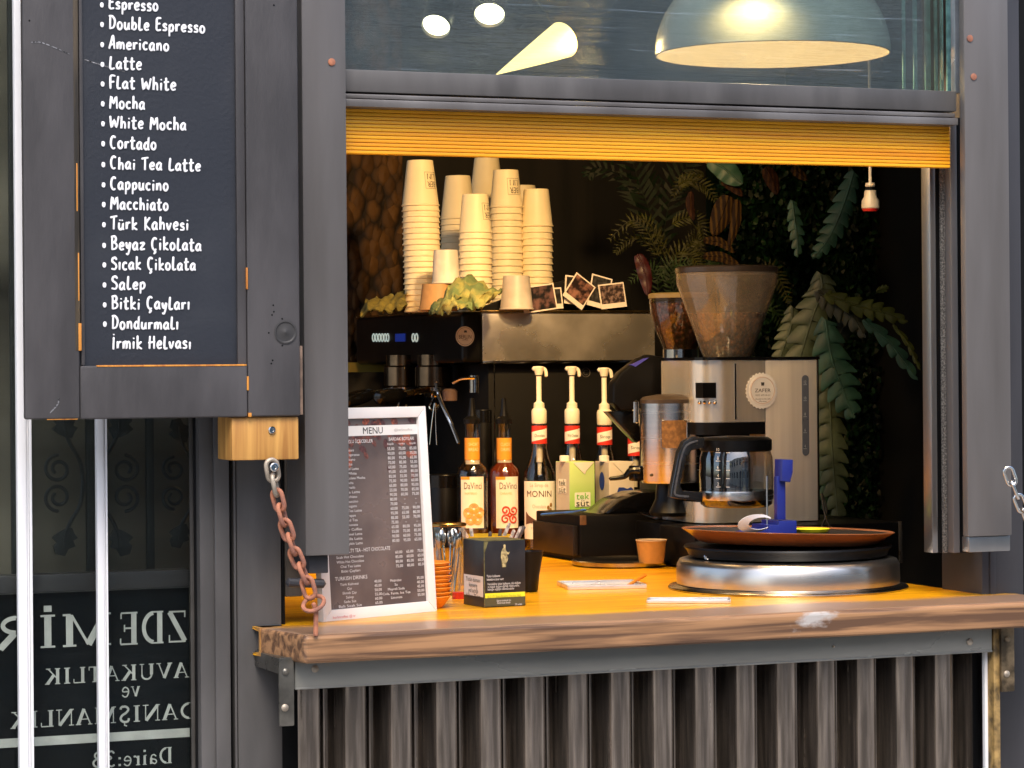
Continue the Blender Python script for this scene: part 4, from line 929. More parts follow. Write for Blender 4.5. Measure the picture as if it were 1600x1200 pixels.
# black sloping tray and the instant photos leaning on it
tt = 6.38
q = MB().use(BLACK_M); a = onY(740, 486, YM+.02)
sl_ = [(740, 484), (770, 474), (820, 455), (884, 438), (905, 436), (985, 438), (988, 486), (740, 486)]
q.prism([(XA(px, YM+.04), ZA(px, py, YM+.04)) for px, py in sl_], YM+.04, YM+.055, .002)
tag(q.build('photo_stand', loc=(XA(860, YM+.04), YM+.04, ZTOP)), 'black sloping board behind the instant photos on the machine', 'board')
FRAME_W = mat('photo_border', (.72, .66, .62), .5, var=.02)
def pic(c0, c1, c2, sc): return mat('photo_print', tuple(.55*v for v in c1), .3, var=0, col2=c2, vscale=sc, lo=.46, hi=.62, rvar=0)
PH = [((842, 466), 54, 42, 8, ((.02, .015, .02), (.28, .15, .15), (.01, .01, .012)), 'instant photo lying askew at the left end of the row', .0, 1),
      ((868, 466), 22, 34, 4, ((.02, .02, .02), (.1, .1, .1), (.01, .01, .01)), 'instant photo half hidden behind the leftmost instant photo', .012, 0),
      ((894, 453), 24, 46, -6, ((.03, .02, .02), (.12, .1, .09), (.01, .01, .01)), 'instant photo hidden behind the diamond tilted instant photo', .016, 0),
      ((905, 455), 38, 46, -36, ((.05, .02, .02), (.5, .25, .2), (.02, .012, .012)), 'instant photo tilted like a diamond in the middle of the row', .004, 0),
      ((937, 456), 34, 52, -14, ((.3, .3, .28), (.1, .1, .1), (.02, .02, .02)), 'instant photo of grey scene behind the rightmost instant photo', .010, 0),
      ((957, 462), 42, 40, 6, ((.12, .07, .07), (.4, .28, .26), (.03, .02, .02)), 'pinkish instant photo at the right end of the row', .002, 0)]
for (px, py), w_, h_, rot, cc, lab, dy, side in PH:
    yy = YM-.004+dy; p = onY(px, py, yy); s_ = M(1, 6.35)/CS
    o = thing('instant_photo', lab, 'photo', p, group='instant photos leaning on the coffee machine', rot=(R(-6), R(-rot), 0))
    wq, hq = w_*s_/2, h_*M(1, 6.35)/2
    q = MB().use(FRAME_W); q.box(-wq, wq, 0, .0009, -hq, hq); q.build('border', o, sm=0, local=True)
    q = MB().use(pic(*cc, 45+30*(abs(rot) % 4)))
    b_ = .0035
    if side: q.box(-wq+.014, wq-b_, -.0006, -.0001, -hq+b_, hq-b_)
    else: q.box(-wq+b_, wq-b_, -.0006, -.0001, -hq+(.012 if rot else .004), hq-b_)
    q.build('picture', o, sm=0, local=True)

# ------------------------------------------------------------------ bottles
def gl_liquid(name, col, rough=.08): return mat(name, col, rough, spec=.6, var=.1, vscale=10, coat=.6)
BGL = glass('bottle_glass', (.8, .8, .76), .08, .03)
OCHRE = mat('ochre_label', (.68, .3, .03), .5, var=.03); REDL = mat('red_label', (.6, .03, .02), .45, var=.03)
def bottle_label_text(q, c, r, ac, z, s, w_, h_, off=.0012): q.text(s, cyl(c, r, ac, z, off), w=w_, h=h_)
def square_bottle(px, t_, name, label, liquid, swirl, neck_txt, lab_shift):
    b = C(px, t_); s_ = M(1, t_); o = thing('syrup_bottle', label, 'bottle', b, group='ochre necked syrup bottles')
    zf = lambda py: CAM.z+ray(px, py).z*t_-b.z
    r_ = 24.5*s_; c0 = (b.x, b.y, b.z)
    body = [(0, .0), (r_*.95, 0), (r_, .006), (r_, zf(742)), (r_*.93, zf(732)), (r_*.55, zf(722)), (r_*.46, zf(716)), (r_*.42, zf(664)), (r_*.5, zf(662)), (r_*.5, zf(655))]
    q = MB().use(BGL); q.lathe(body, c0, 40, cap1=False); q.build('glass_body', o, sm=50)
    q = MB().use(liquid); lv = zf(728) if swirl == 'red' else zf(826)
    lb = [(0, .003), (r_*.93, .003), (r_*.97, .008)] + ([(r_*.97, zf(742)), (r_*.9, zf(733)), (r_*.5, zf(723)), (r_*.42, zf(716)), (r_*.38, zf(690)), (0, zf(690))] if swirl == 'red' else [(r_*.97, lv), (0, lv)])
    q.lathe(lb, c0, 40); q.build('syrup', o, sm=50)
    q = MB().use(OCHRE); cylpatch(q, c0, r_*.47, VA-1.5, VA+1.5, zf(722), zf(684), 18, .0006)
    q.use(PAPER); cylpatch(q, c0, r_*.47, VA-1.0, VA+1.2, zf(725), zf(719), 14, .0009)
    q.use(mat('neck_print', (.8, .66, .4), .5, var=0))
    for i, s in enumerate(neck_txt): bottle_label_text(q, c0, r_*.47, VA+.25, zf(694+8*i), s, 17*s_, 7.5*s_)
    q.build('neck_label', o, sm=60)
    ac = VA+lab_shift; hw = .78
    q = MB().use(PAPER); cylpatch(q, c0, r_, ac-hw, ac+hw, zf(824), zf(744), 18, .0006)
    q.use(OCHRE); q.text('◣', cyl(c0, r_, ac-.6, zf(748), .0010), w=9*s_, h=8*s_) if False else cylpatch(q, c0, r_, ac-hw, ac-hw*.2, zf(748.5), zf(744), 8, .0009)
    q.use(mat('script_ink', (.06, .07, .09), .5, var=0)); bottle_label_text(q, c0, r_, ac+.05, zf(758), 'DaVinci', 29*s_, 15*s_)
    q.use(mat('label_small', (.75, .45, .2), .5, var=0)); bottle_label_text(q, c0, r_, ac-.1, zf(770), 'SHORTBREAD' if swirl != 'red' else 'CARAMEL', 20*s_, 5*s_)
    sw = mat('swirl_print', (.5, .04, .02) if swirl == 'red' else (.72, .38, .08), .5, var=0); q.use(sw)
    for k in range(5 if swirl != 'red' else 4):
        aa = R(72*k+20) if swirl != 'red' else R(90*k+45)
        cx_, cz_ = 9.5*s_*math.cos(aa), 9.5*s_*math.sin(aa)
        f_ = cyl(c0, r_, ac+.1, zf(803), .0012)
        n_ = 3 if swirl != 'red' else 1
        if swirl == 'red':
            pts = [f_(cx_+(7.6-.30*i)*s_*math.cos(aa+2.6+i*.42), cz_+(7.6-.30*i)*s_*math.sin(aa+2.6+i*.42)) for i in range(20)]; q.tube(pts, 1.25*s_, 6)
        else:
            for j in range(n_):
                pts = [f_(cx_+(7.6-2.3*j)*s_*math.cos(i*.45), cz_+(7.6-2.3*j)*s_*math.sin(i*.45)) for i in range(14)]; q.tube(pts, .75*s_, 5, closed=True)
    q.build('front_label', o, sm=60)
    q = MB().use(BLACK); q.lathe([(r_*.52, zf(662)), (r_*.54, zf(655)), (r_*.3, zf(650)), (r_*.2, zf(638)), (r_*.14, zf(622))], c0, 20); q.build('pourer', o)
    return o
AMB = gl_liquid('amber_rest', (.10, .045, .012)); REDB = gl_liquid('caramel_syrup', (.19, .035, .012))
square_bottle(739, 6.15, 'a', 'syrup bottle with ochre neck and yellow flower label, nearly empty', AMB, 'yellow', ('SHORT', 'BREAD'), .0)
square_bottle(789, 6.2, 'b', 'syrup bottle full of red brown syrup with red spiral label', REDB, 'red', ('CLASSIC', 'CARAMEL'), .22)
PUMP = mat('pump_plastic', (.72, .68, .58), .4, var=.04)
WGL = glass('clear_glass', (.82, .82, .8), .08, .03)
def round_bottle(px, t_, label, y_label=True, dark=None, red=True, neck_txt='Chocolate', top=573, pump=True, full_label=True):
    b = C(px, t_); s_ = M(1, t_); o = thing('pump_bottle', label, 'bottle', b, group='clear syrup bottles with white pumps')
    zf = lambda py: CAM.z+ray(px, py).z*t_-b.z; d = top-573
    r_ = 25.5*s_; c0 = tuple(b)
    q = MB().use(WGL); q.lathe([(0, 0), (r_*.94, 0), (r_, .006), (r_, zf(752)), (r_*.95, zf(738)), (r_*.6, zf(716+d)), (r_*.45, zf(698+d)), (r_*.42, zf(664+d)), (r_*.44, zf(655+d))], c0, 40, cap1=False); q.build('glass_body', o, sm=50)
    q = MB().use(gl_liquid('dark_syrup', (.02, .010, .006))); q.lathe([(0, .003), (r_*.96, .004), (r_*.96, zf(842)), (0, zf(842))], c0, 36); q.build('syrup', o)
    q = MB().use(REDL); nr = r_*.46; cylpatch(q, c0, nr, VA-1.6, VA+1.6, zf(693+d), zf(665+d), 18, .0006)
    q.use(PAPER)
    A = []
    for i in range(11):
        a_ = VA-1.2+2.4*i/10; z_ = zf(690+d-(i/10)*6); z2 = zf(675+d-(i/10)*6)
        A.append([q.bm.verts.new(Vector(c0)+Vector(((nr+.0011)*math.sin(a_), -(nr+.0011)*math.cos(a_), z))) for z in (z_, z2)])
    for u, v in zip(A, A[1:]): q.face((u[0], v[0], v[1], u[1]))
    q.use(INKB); q.text(neck_txt, cyl(c0, nr, VA+.05, zf(680+d), .0018), w=17*s_, h=7*s_); q.build('neck_label', o, sm=60)
    if full_label:
        q = MB().use(PAPER); ac = VA-.05; cylpatch(q, c0, r_, ac-1.15, ac+1.3, zf(841), zf(751), 22, .0006)
        q.use(mat('brown_letter', (.05, .03, .025), .5, var=0)); q.text('MONIN', cyl(c0, r_, ac, zf(770.5), .0013), w=42*s_, h=14*s_)
        q.use(mat('grey_script', (.4, .36, .33), .5, var=0)); q.text('Le Sirop de', cyl(c0, r_, ac, zf(757), .0013), w=30*s_, h=8*s_); q.text('Chocolate', cyl(c0, r_, ac+.0, zf(790), .0013), w=22*s_, h=8*s_); q.text('70 cl', cyl(c0, r_, ac-.3, zf(824), .0013), w=12*s_, h=5*s_)
        q.use(mat('bean_print', (.35, .2, .05), .6, var=.3, vscale=300))
        for dx, dy in ((15, 792), (19, 796), (16, 799), (20, 788)):
            f_ = cyl(c0, r_, ac, zf(dy), .0014); q.poly([f_(dx*s_+2.6*s_*math.cos(k_), 3.4*s_*math.sin(k_)) for k_ in [2*math.pi*i/9 for i in range(9)]])
        q.use(mat('brown_swoosh', (.12, .05, .025), .5, var=.2))
        f_ = cyl(c0, r_, ac, zf(812), .0015); q.poly([f_(x*s_, y*s_) for x, y in ((-24, 14), (-18, 8), (-8, 2), (0, -2), (6, -3), (2, -6), (-8, -6), (-14, -4), (-24, -6))])
        q.build('front_label', o, sm=60)
    q = MB().use(PUMP)
    z = lambda y: zf(y+d)
    q.lathe([(r_*.44, z(662)), (r_*.47, z(660)), (r_*.47, z(642)), (r_*.42, z(639)), (r_*.34, z(638)), (r_*.33, z(630)), (r_*.2, z(628)), (r_*.16, z(626)), (r_*.16, z(588))], c0, 24)
    q.build('pump_collar', o)
    q = MB().use(PUMP); k = Vector(c0); zz = z(580); dirv = Vector((math.cos(R(-15)), math.sin(R(-15)), 0))
    pts = [k+Vector((0, 0, z(576)))-dirv*9*s_, k+Vector((0, 0, z(576))), k+Vector((0, 0, z(576)))+dirv*6*s_, k+Vector((0, 0, z(579)))+dirv*10.5*s_, k+Vector((0, 0, z(588)))+dirv*12*s_]
    q.tube(smooth(pts, 4), lambda u: (3.4 if u < .5 else 3.4-1.6*(u-.5))*s_, 10); q.lathe([(11*s_*.5, z(586)), (7*s_, z(580)), (8.5*s_, z(574)), (7*s_, z(572.5)), (0, z(572))], c0, 20); q.build('pump_head', o)
    q = MB().use(PUMP); q.lathe([(r_*.2, z(722)), (r_*.2, z(662))], c0, 14); q.lathe([(r_*.12, z(742)), (r_*.12, z(722.5))], c0, 12); q.build('pump_tube', o)
    return o
round_bottle(844, 6.18, 'clear pump bottle with white label and red banded neck, front of the three')
round_bottle(895.5, 6.3, 'middle pump bottle standing behind the green milk carton', neck_txt='White Chocolate', full_label=False)
round_bottle(946, 6.32, 'pump bottle behind the white milk carton, third from the left', neck_txt=' Sirop', top=575, full_label=False)
o = round_bottle(994, 6.34, 'pump bottle almost hidden between grinder and steel canister', neck_txt='Sirop', top=592, full_label=False)
# milk cartons
def carton(px0, pxc, px1, yb_, yt_, t_, label, front, sidec, logo, capm):
    pc_ = P(pxc, 578, t_); b = Vector((pc_.x, pc_.y, CT)); zt2 = CAM.z+ray(pxc, yt_).z*t_-CT
    o = thing('milk_carton', label, 'carton', b, rz=R(4)); s_ = M(1, t_)
    wf = (px1-pxc)*s_/CS*.99; wl = .07
    q = MB().use(front); q.box(0, wf, 0, wl, 0, zt2, .001); q.build('box', o, local=True)
    q = MB().use(sidec); q.box(-.0006, -.0001, .002, wl-.002, .002, zt2-.001); q.build('side_face', o, local=True, sm=0)
    q = MB().use(PAPER); q.prism([(wf*.12, zt2-.001), (wf*.98, zt2-.001), (wf*.66, zt2-.020), (wf*.60, zt2-.028), (wf*.55, zt2-.026)], -.0012, -.0004); q.build('top_flap', o, local=True, sm=0)
    q = MB().use(PAPER); q.lathe([(.0105, 0), (.0115, .001), (.0115, .013), (.010, .014), (0, .0142)], (wf*.05, wl*.45, zt2), 20); q.build('cap', o, local=True)
    logo(o, wf, zt2, wl)
    return o
def grad(name, lo_, hi_, zmid, zw):
    m = mat(name, hi_, .4, var=0); nt = m.node_tree; b = nt.nodes['Principled BSDF']; tc = nt.nodes['Texture Coordinate']
    sx = _n(nt, 'ShaderNodeSeparateXYZ'); nt.links.new(tc.outputs['Object'], sx.inputs[0]); mr = _n(nt, 'ShaderNodeMapRange'); mr.inputs['From Min'].default_value = zmid-zw; mr.inputs['From Max'].default_value = zmid+zw
    nt.links.new(sx.outputs['Z'], mr.inputs[0]); mx = _n(nt, 'ShaderNodeMixRGB'); mx.inputs[1].default_value = (*lo_, 1); mx.inputs[2].default_value = (*hi_, 1); nt.links.new(mr.outputs[0], mx.inputs[0]); nt.links.new(mx.outputs[0], b.inputs['Base Color']); return m
DG = mat('logo_dark', (.02, .03, .02), .5, var=0)
def outline_text(o, name, s, x, z, w_, h_, y=-.0012, side=False):
    q = MB().use(mat('logo_plate', (.75, .78, .72), .5, var=0))
    bx = (lambda x_, z_, k: Vector((x_, y+k, z_))) if not side else (lambda x_, z_, k: Vector((y+k, -x_, z_)))
    q.poly([bx(x+a_*w_*.56, z+b_*h_, 0.0002) for a_, b_ in ((-1, -.95), (-.9, -1.05), (.9, -1.05), (1, -.95), (1, .95), (.9, 1.05), (-.9, 1.05), (-1, .95))])
    q.use(DG if side else mat('logo_green', (.12, .5, .04), .5, var=0))
    q.text(s[0], lambda a_, b_: bx(x+a_, z+h_*.5+b_, -.0004), w=w_*.92, h=h_*1.35)
    q.use(DG); q.text(s[1], lambda a_, b_: bx(x+a_, z-h_*.5+b_, -.0004), w=w_*.92, h=h_*1.35); q.build(name, o, local=True, sm=0)
def lg1(o, wf, zt2, wl):
    outline_text(o, 'front_logo', ('tek', 'süt'), wf*.5, .118, .036, .0155)
    outline_text(o, 'side_logo', ('tek', 'süt'), -wl*.5, .148, .036, .0155, y=-.0014, side=True)
carton(868, 889, 930, 800, 722, 6.08, 'green and white milk carton in front of the pump bottles', grad('carton_green', (.18, .52, .03), (.45, .62, .25), .11, .05), mat('carton_grey', (.5, .48, .42), .5, var=.05), lg1, None)
BLUEP = mat('blue_print', (.02, .05, .3), .4, var=0)
def lg2(o, wf, zt2, wl):
    q = MB().use(BLUEP); q.prism([(wf*.3+a_, .138+b_) for a_, b_ in ((0, -.004), (.012, -.012), (.03, -.012), (.042, .0), (.036, .006), (.026, .002), (.016, .006), (.004, .006))], -.0014, -.0006); q.prism([(.012*math.cos(k_)*.6-.001, .08+.02*math.sin(k_)) for k_ in [2*math.pi*i/12 for i in range(12)]], -.0014, -.0006) if False else None
    q.build('blue_mark', o, local=True, sm=0); q = MB().use(BLUEP); q.poly([(-.0012, wl*.5+.013*math.cos(k_), .158+.021*math.sin(k_)) for k_ in [2*math.pi*i/14 for i in range(14)]])
    q.build('blue_mark', o, local=True, sm=0)
carton(938, 951, 992, 800, 722, 6.1, 'white milk carton with blue mark beside the green carton', mat('carton_white', (.62, .58, .54), .5, var=.03), mat('carton_side', (.5, .46, .43), .5), lg2, None)
# black jars at the left of the bottles
for px, w_, yt_, lab in ((696, 27, 741, 'wide matt black canister behind the menu frame'), (756, 14, 640, 'tall slim black canister behind the syrup bottles')):
    b = C(px, 6.3); s_ = M(1, 6.3); zf = CAM.z+ray(px, yt_).z*6.3-CT
    o = thing('canister', lab, 'canister', b); q = MB().use(BLACK); q.lathe([(0, 0), (w_*s_, 0), (w_*s_, zf-.004), (w_*s_*.95, zf), (0, zf)], b, 30); q.build('can', o)
    q = MB().use(BLACK_G); q.lathe([(w_*s_*1.02, zf-.03), (w_*s_*1.02, zf-.002)], b, 30); q.build('lid_band', o)
# ------------------------------------------------------------------ platform and filter coffee maker
def zat(px, py, t_): return CAM.z+ray(px, py).z*t_
YP = .78
ZP = zat(1150, 832, 5.35)
pf = thing('machine_platform', 'low black platform carrying the coffee maker behind the crepe maker', 'platform', ((XA(1042, YP)+XA(1406, YP))/2, YP, CT))
q = MB().use(BLACK); q.box(XA(1083, YP), XA(1406, YP), YP, YP+.17, CT+.004, ZP, .004); q.build('box', pf)
q = MB().use(BLACK); q.box(XA(1100, YP), XA(1406, YP), YP+.1705, YP+.5, CT+.004, ZP-.0005, .003); q.build('rear_box', pf)
q = MB().use(mat('platform_edge', (.05, .045, .04), .3)); q.box(XA(1402, YP), XA(1407, YP), YP-.002, YP+.004, CT, ZP+.001, .001); q.build('edge_strip', pf)
YC2 = YP+.10
TAN = mat('warm_brushed_steel', (.80, .75, .68), .36, metal=.45, var=.06, vscale=20, stretch=(3, 3, .06), rvar=.06)
cm = thing('coffee_maker', 'steel filter coffee maker with round badge and level gauge', 'coffee maker', (XA(1190, YC2), YC2+.1, ZP))
xl, xm, xr2 = XA(1097, YC2), XA(1196, YC2), XA(1279, YC2)
zt2, zu = ZA(1190, 560, YC2), ZA(1190, 659, YC2)
def rounded(x0, x1, y0, y1, r_, n=8):
    pts = [(x1, y0), (x1, y1), (x0, y1)]
    pts += [(x0+r_-r_*math.cos(R(90*i/n)), y0+r_-r_*math.sin(R(90*i/n))) for i in range(n+1)]
    return pts
TANM = mat('polished_warm_steel', (.80, .76, .70), .25, metal=.72, var=.06, vscale=20, stretch=(3, 3, .06), rvar=.05)
q = MB().use(TANM); q.prism(rounded(xl, xm-.0006, YC2, YC2+.2, .06, 12), zu, zt2-.003, axis='Z'); q.build('brew_housing', cm)
q = MB().use(TAN); q.box(xm, xr2-.004, YC2, YC2+.2, ZP+.002, zt2-.003, .002); q.build('water_column', cm)
q = MB().use(mat('side_trim_metal', (.3, .28, .24), .2, metal=1)); q.box(xr2-.0036, xr2, YC2-.001, YC2+.2, ZP+.003, zt2-.002, .001); q.build('side_trim', cm)
q = MB().use(BLACK_G); q.prism(rounded(xl-.001, xr2+.002, YC2-.002, YC2+.2, .045, 10), zt2-.0025, zt2+.003, axis='Z'); q.build('lid', cm)
q = MB().use(BLACK_M); q.box(xl+.01, xm-.001, YC2+.12, YC2+.2, ZP, zu-.001); q.build('back_panel', cm)
q = MB().use(BLACK); q.prism(rounded(xl+.001, xm-.001, YC2+.001, YC2+.12, .045, 10), zu-.026, zu-.001, axis='Z'); q.build('filter_holder', cm)
zb2 = zat(1150, 792, 5.36)
q = MB().use(TANM); q.prism(rounded(xl, xm-.0008, YC2, YC2+.2, .05, 10), ZP+.003, zb2-.004, axis='Z'); q.build('base', cm)
q = MB().use(BLACK_G); q.prism(rounded(xl+.001, xm-.001, YC2+.001, YC2+.19, .05, 10), zb2-.0038, zb2, axis='Z'); q.build('warming_plate', cm)
q = MB().use(BLACK); q.box(xl-.0003+.004, XA(1120, YC2), YC2+.004, YC2+.04, ZA(1100, 622, YC2), ZA(1100, 598, YC2)); q.build('control_window', cm)
q = MB().use(CHROME); q.box(XA(1147, YC2), XA(1149.5, YC2), YC2-.002, YC2+.002, ZA(1148, 655, YC2), ZA(1148, 568, YC2), .0006); q.build('trim_line', cm)
for i in range(4):
    q = MB().use(CHROME); p = onY(1093+8*i, 629, YC2+.028-.008*i); q.lathe([(0, -.004), (.003, -.0028), (.004, 0), (.003, .0028), (0, .004)], p, 12); q.build('knob', cm)
# level gauge
q = MB().use(mat('gauge_window', (.09, .105, .14), .3, var=.05)); ga, gb = XA(1252.5, YC2), XA(1263, YC2); gz0, gz1 = ZA(1258, 712, YC2), ZA(1258, 586, YC2)
cxm, rw = (ga+gb)/2, (gb-ga)/2; n = 8
q.prism([(cxm+rw*math.cos(R(180*i/n)), gz1-rw+rw*math.sin(R(180*i/n))) for i in range(n+1)]+[(cxm-rw*math.cos(R(180*i/n)), gz0+rw-rw*math.sin(R(180*i/n))) for i in range(n+1)], YC2-.0014, YC2-.0002)
q.use(mat('gauge_mark', (.5, .55, .6), .5, var=0))
for s, py in (('12', 597), ('10', 622), ('8', 647), ('6', 672), ('4', 697)):
    p = onY(1258, py, YC2-.0018); q.text(s, plane(p, (1, 0, 0), (0, 0, 1), (0, -1, 0), 0), w=.0055 if len(s) > 1 else .003, h=.009); a = p-Vector((0, 0, .006)); q.poly([a+Vector((-.004, 0, 0)), a+Vector((.004, 0, 0)), a+Vector((.004, 0, .0008)), a+Vector((-.004, 0, .0008))])
q.build('level_gauge', cm, sm=0)
# badge
p = onY(1191, 610, YC2-.0006); r_ = M(28, 5.35)
q = MB().use(PAPER); tt_ = [(p.x-.002+(r_*1.09 if i % 2 else r_*1.02)*math.cos(2*math.pi*i/56)*.97, p.z-.001+(r_*1.09 if i % 2 else r_*1.02)*math.sin(2*math.pi*i/56)) for i in range(56)]
q.prism(tt_, p.y-.0012, p.y); q.lathe([(r_*.9, .0012), (r_*.88, .0018), (0, .0019)], (0, 0, 0), 36, mtx=Matrix.Translation(p) @ Matrix.Rotation(R(90), 4, 'X'))
q.use(mat('badge_ring', (.5, .3, .2), .5, var=0)); q.tube([p+Vector((r_*.78*math.cos(2*math.pi*i/36), -.002, r_*.78*math.sin(2*math.pi*i/36))) for i in range(36)], .0005, 4, closed=True)
q.use(INKB); f_ = lambda dz: (lambda x, y: p+Vector((x, -.0024, y+dz)))
q.text('ZAFER', f_(.0), w=r_*1.05, h=.011); q.text('0532 670 46 61', f_(-.010), w=r_*.95, h=.005); q.text('Altındağ Cd. No: 64/B', f_(-.018), w=r_*1.0, h=.0045); q.text('Merkez', f_(-.023), w=r_*.5, h=.0045)
q.prism([(p.x-.003, p.z+.010), (p.x+.003, p.z+.010), (p.x+.004, p.z+.017), (p.x-.004, p.z+.017)], p.y-.0026, p.y-.002); q.build('badge', cm, sm=30)
# carafe
cc = P(1149, 578, 5.36); cc.z = zb2+.0005; s_ = M(1, 5.36)
cf = thing('coffee_carafe', 'glass coffee carafe with black handle on the warming plate', 'carafe', cc)
H = lambda py: zat(1150, py, 5.36)-cc.z
CG = glass('carafe_glass', (.62, .63, .62), .2, .02)
q = MB().use(CG); q.lathe([(0, 0), (50*s_, 0), (56*s_, .006), (57.5*s_, H(772)), (58*s_, H(745)), (57*s_, H(715)), (53*s_, H(702))], cc, 44, cap1=False); q.build('glass_bowl', cf, sm=60)
q = MB().use(STEEL); q.lathe([(57.6*s_, H(780)), (58.2*s_, H(778)), (58.2*s_, H(768)), (57.8*s_, H(766))], cc, 44, cap0=False, cap1=False); q.build('metal_band', cf)
q = MB().use(mat('carafe_coffee', (.02, .009, .004), .15)); q.lathe([(0, .003), (50*s_, .004), (55*s_, .01), (55*s_, H(788)), (0, H(788))], cc, 40); q.build('coffee', cf)
q = MB().use(BLACK); q.lathe([(53.4*s_, H(705)), (56*s_, H(703)), (56*s_, H(687)), (50*s_, H(683)), (20*s_, H(681)), (0, H(681))], cc, 40); q.build('lid', cf)
HM = mat('handle_plastic', (.022, .024, .028), .2, coat=.6)
hO = [(1100, 684), (1082, 682), (1068, 690), (1060, 708), (1054, 738), (1049, 762), (1047, 777), (1060, 780), (1097, 783)]
hI = [(1097, 769), (1066, 767), (1062, 760), (1066, 738), (1072, 716), (1080, 704), (1100, 699)]
yh = P(1075, 730, 5.30).y
q = MB().use(HM); q.prism([(XA(px, yh), ZA(px, py, yh)) for px, py in hO+hI], yh, yh+.018, .0025); q.build('handle', cf)
q = MB().use(mat('handle_highlight', (.12, .13, .15), .25, coat=.5)); hm_ = [((a_[0]*.62+b_[0]*.38), (a_[1]*.62+b_[1]*.38)) for a_, b_ in zip(hO[1:8], hI[::-1])]
q.tube(smooth([Vector((XA(px, yh), yh-.0004, ZA(px, py, yh))) for px, py in hm_], 4), .0022, 6, flat=((0, 1, 0), .4)); q.build('handle_highlight_strip', cf)  # grey highlight on the black handle, laid on as a lighter strip
q = MB().use(mat('carafe_mark', (.7, .7, .68), .5, var=0))
for i, py in enumerate((706, 719, 733, 746, 759)):
    for k, px in enumerate((1116, 1132)):
        a_ = VA+(px-1149)/57.; f_ = cyl(cc, 58.3*s_, a_, H(py)); w_ = (4 if k == 0 else 3)*s_
        q.poly([f_(-w_, 0), f_(w_, 0), f_(w_, .9*s_), f_(-w_, .9*s_)])
        if k == 0: f2 = cyl(cc, 58.3*s_, a_, H(py-5)); q.text(str(10-2*i), f2, w=3*s_ if i else 5*s_, h=7*s_)
q.build('level_marks', cf, sm=0)

# ------------------------------------------------------------------ coffee grinders
HOP = glass('hopper_plastic', (.74, .66, .54), .10, .06, dirt=.22, dirtcol=(.46, .38, .29))
HOPR = glass('round_hopper_plastic', (.7, .6, .48), .10, .03, dirt=.03, dirtcol=(.3, .2, .1))
BEANS = cells('coffee_beans', (.2, .075, .02), (.11, .038, .012), (.03, .012, .006), 120, .45, 1.0, (1, 1, .75), .006)
BEANSD = cells('dark_coffee_beans', (.09, .028, .014), (.05, .015, .009), (.01, .005, .003), 110, .4, 1.0, (1, 1, .75), .006)
def bean_heap(prof, c, mm, amp=.0025):
    q = MB().use(mm); random.seed(4); q.lathe(prof, c, 60)
    for v in q.bm.verts: v.co += Vector((random.uniform(-amp, amp), random.uniform(-amp, amp), random.uniform(-amp, amp)))
    return q
tg = 5.75; g0 = C(1139, tg); s_ = M(1, tg); ZG = lambda py: zat(1139, py, tg)
gr = thing('coffee_grinder', 'black coffee grinder with tall conical hopper half full of beans', 'grinder', g0)
q = MB().use(BLACK); q.lathe([(44*s_, ZG(640)-CT), (46*s_, ZG(636)-CT), (46*s_, ZG(572)-CT), (40*s_, ZG(560)-CT)], g0, 32); q.box(g0.x-.075, g0.x+.075, g0.y-.03, g0.y+.12, CT+.001, ZG(640)-.001, .01); q.build('body', gr)
hop = [(37*s_, ZG(558)), (40*s_, ZG(552)), (78.5*s_, ZG(444)), (79.5*s_, ZG(428)), (79.5*s_, ZG(427))]
c0 = (g0.x, g0.y, 0)
q = MB().use(HOP); q.lathe(hop, c0, 48, cap0=False, cap1=False); q.build('hopper', gr, sm=60)
q = bean_heap([(0, ZG(557)), (36*s_, ZG(556)), (38.5*s_, ZG(550)), (50*s_, ZG(520)), (60.5*s_, ZG(490)), (40*s_, ZG(489)), (0, ZG(490))], c0, BEANS, .0016); q.build('beans', gr, sm=80)
q = MB().use(mat('hopper_lid_brown', (.03, .022, .018), .3)); q.lathe([(77*s_, ZG(427)), (80.5*s_, ZG(426.5)), (80.5*s_, ZG(419)), (76*s_, ZG(416.5)), (0, ZG(416))], c0, 48); q.build('hopper_lid', gr)
# round hopper grinder
tg2 = 5.98; h0 = C(1066, tg2); s_ = M(1, tg2); ZH = lambda py: zat(1066, py, tg2); c1 = (h0.x, h0.y, 0)
g2 = thing('coffee_grinder', 'black coffee grinder with round glass hopper and slanted display head', 'grinder', h0)
q = MB().use(HOPR); q.lathe([(24*s_, ZH(560)), (27*s_, ZH(545)), (38*s_, ZH(520)), (47*s_, ZH(490)), (48.5*s_, ZH(474)), (48.5*s_, ZH(466))], c1, 44, cap0=False, cap1=False); q.build('hopper', g2, sm=60)
q = bean_heap([(0, ZH(548)), (24*s_, ZH(546)), (36*s_, ZH(520)), (45*s_, ZH(490)), (46*s_, ZH(474)), (20*s_, ZH(472)), (0, ZH(473))], c1, BEANSD, .0016); q.build('beans', g2, sm=80)
q = MB().use(mat('hopper_rim', (.16, .12, .055), .4)); q.lathe([(48*s_, ZH(467)), (50*s_, ZH(466)), (50*s_, ZH(460)), (46*s_, ZH(458)), (0, ZH(457.5))], c1, 44); q.build('hopper_lid', g2)
q = MB().use(CHROME); q.lathe([(28*s_, ZH(578)), (28*s_, ZH(546))], c1, 30); q.build('hopper_collar', g2)
q = MB().use(BLACK)
hy0 = h0.y-.13
prof = [(950, 600), (962, 582), (988, 562), (1012, 554), (1034, 558), (1046, 575), (1062, 580), (1062, 640), (1030, 640), (1008, 636), (985, 640), (962, 642), (950, 630)]
q.prism([(XA(px+9-5*(px > 1000), hy0), ZA(px, py, hy0)) for px, py in prof], hy0, hy0+.035, .006); q.box(XA(1024, hy0), XA(1062, hy0), hy0+.0355, hy0+.13, ZA(1040, 640, hy0), ZA(1040, 584, hy0), .006); q.build('head', g2)
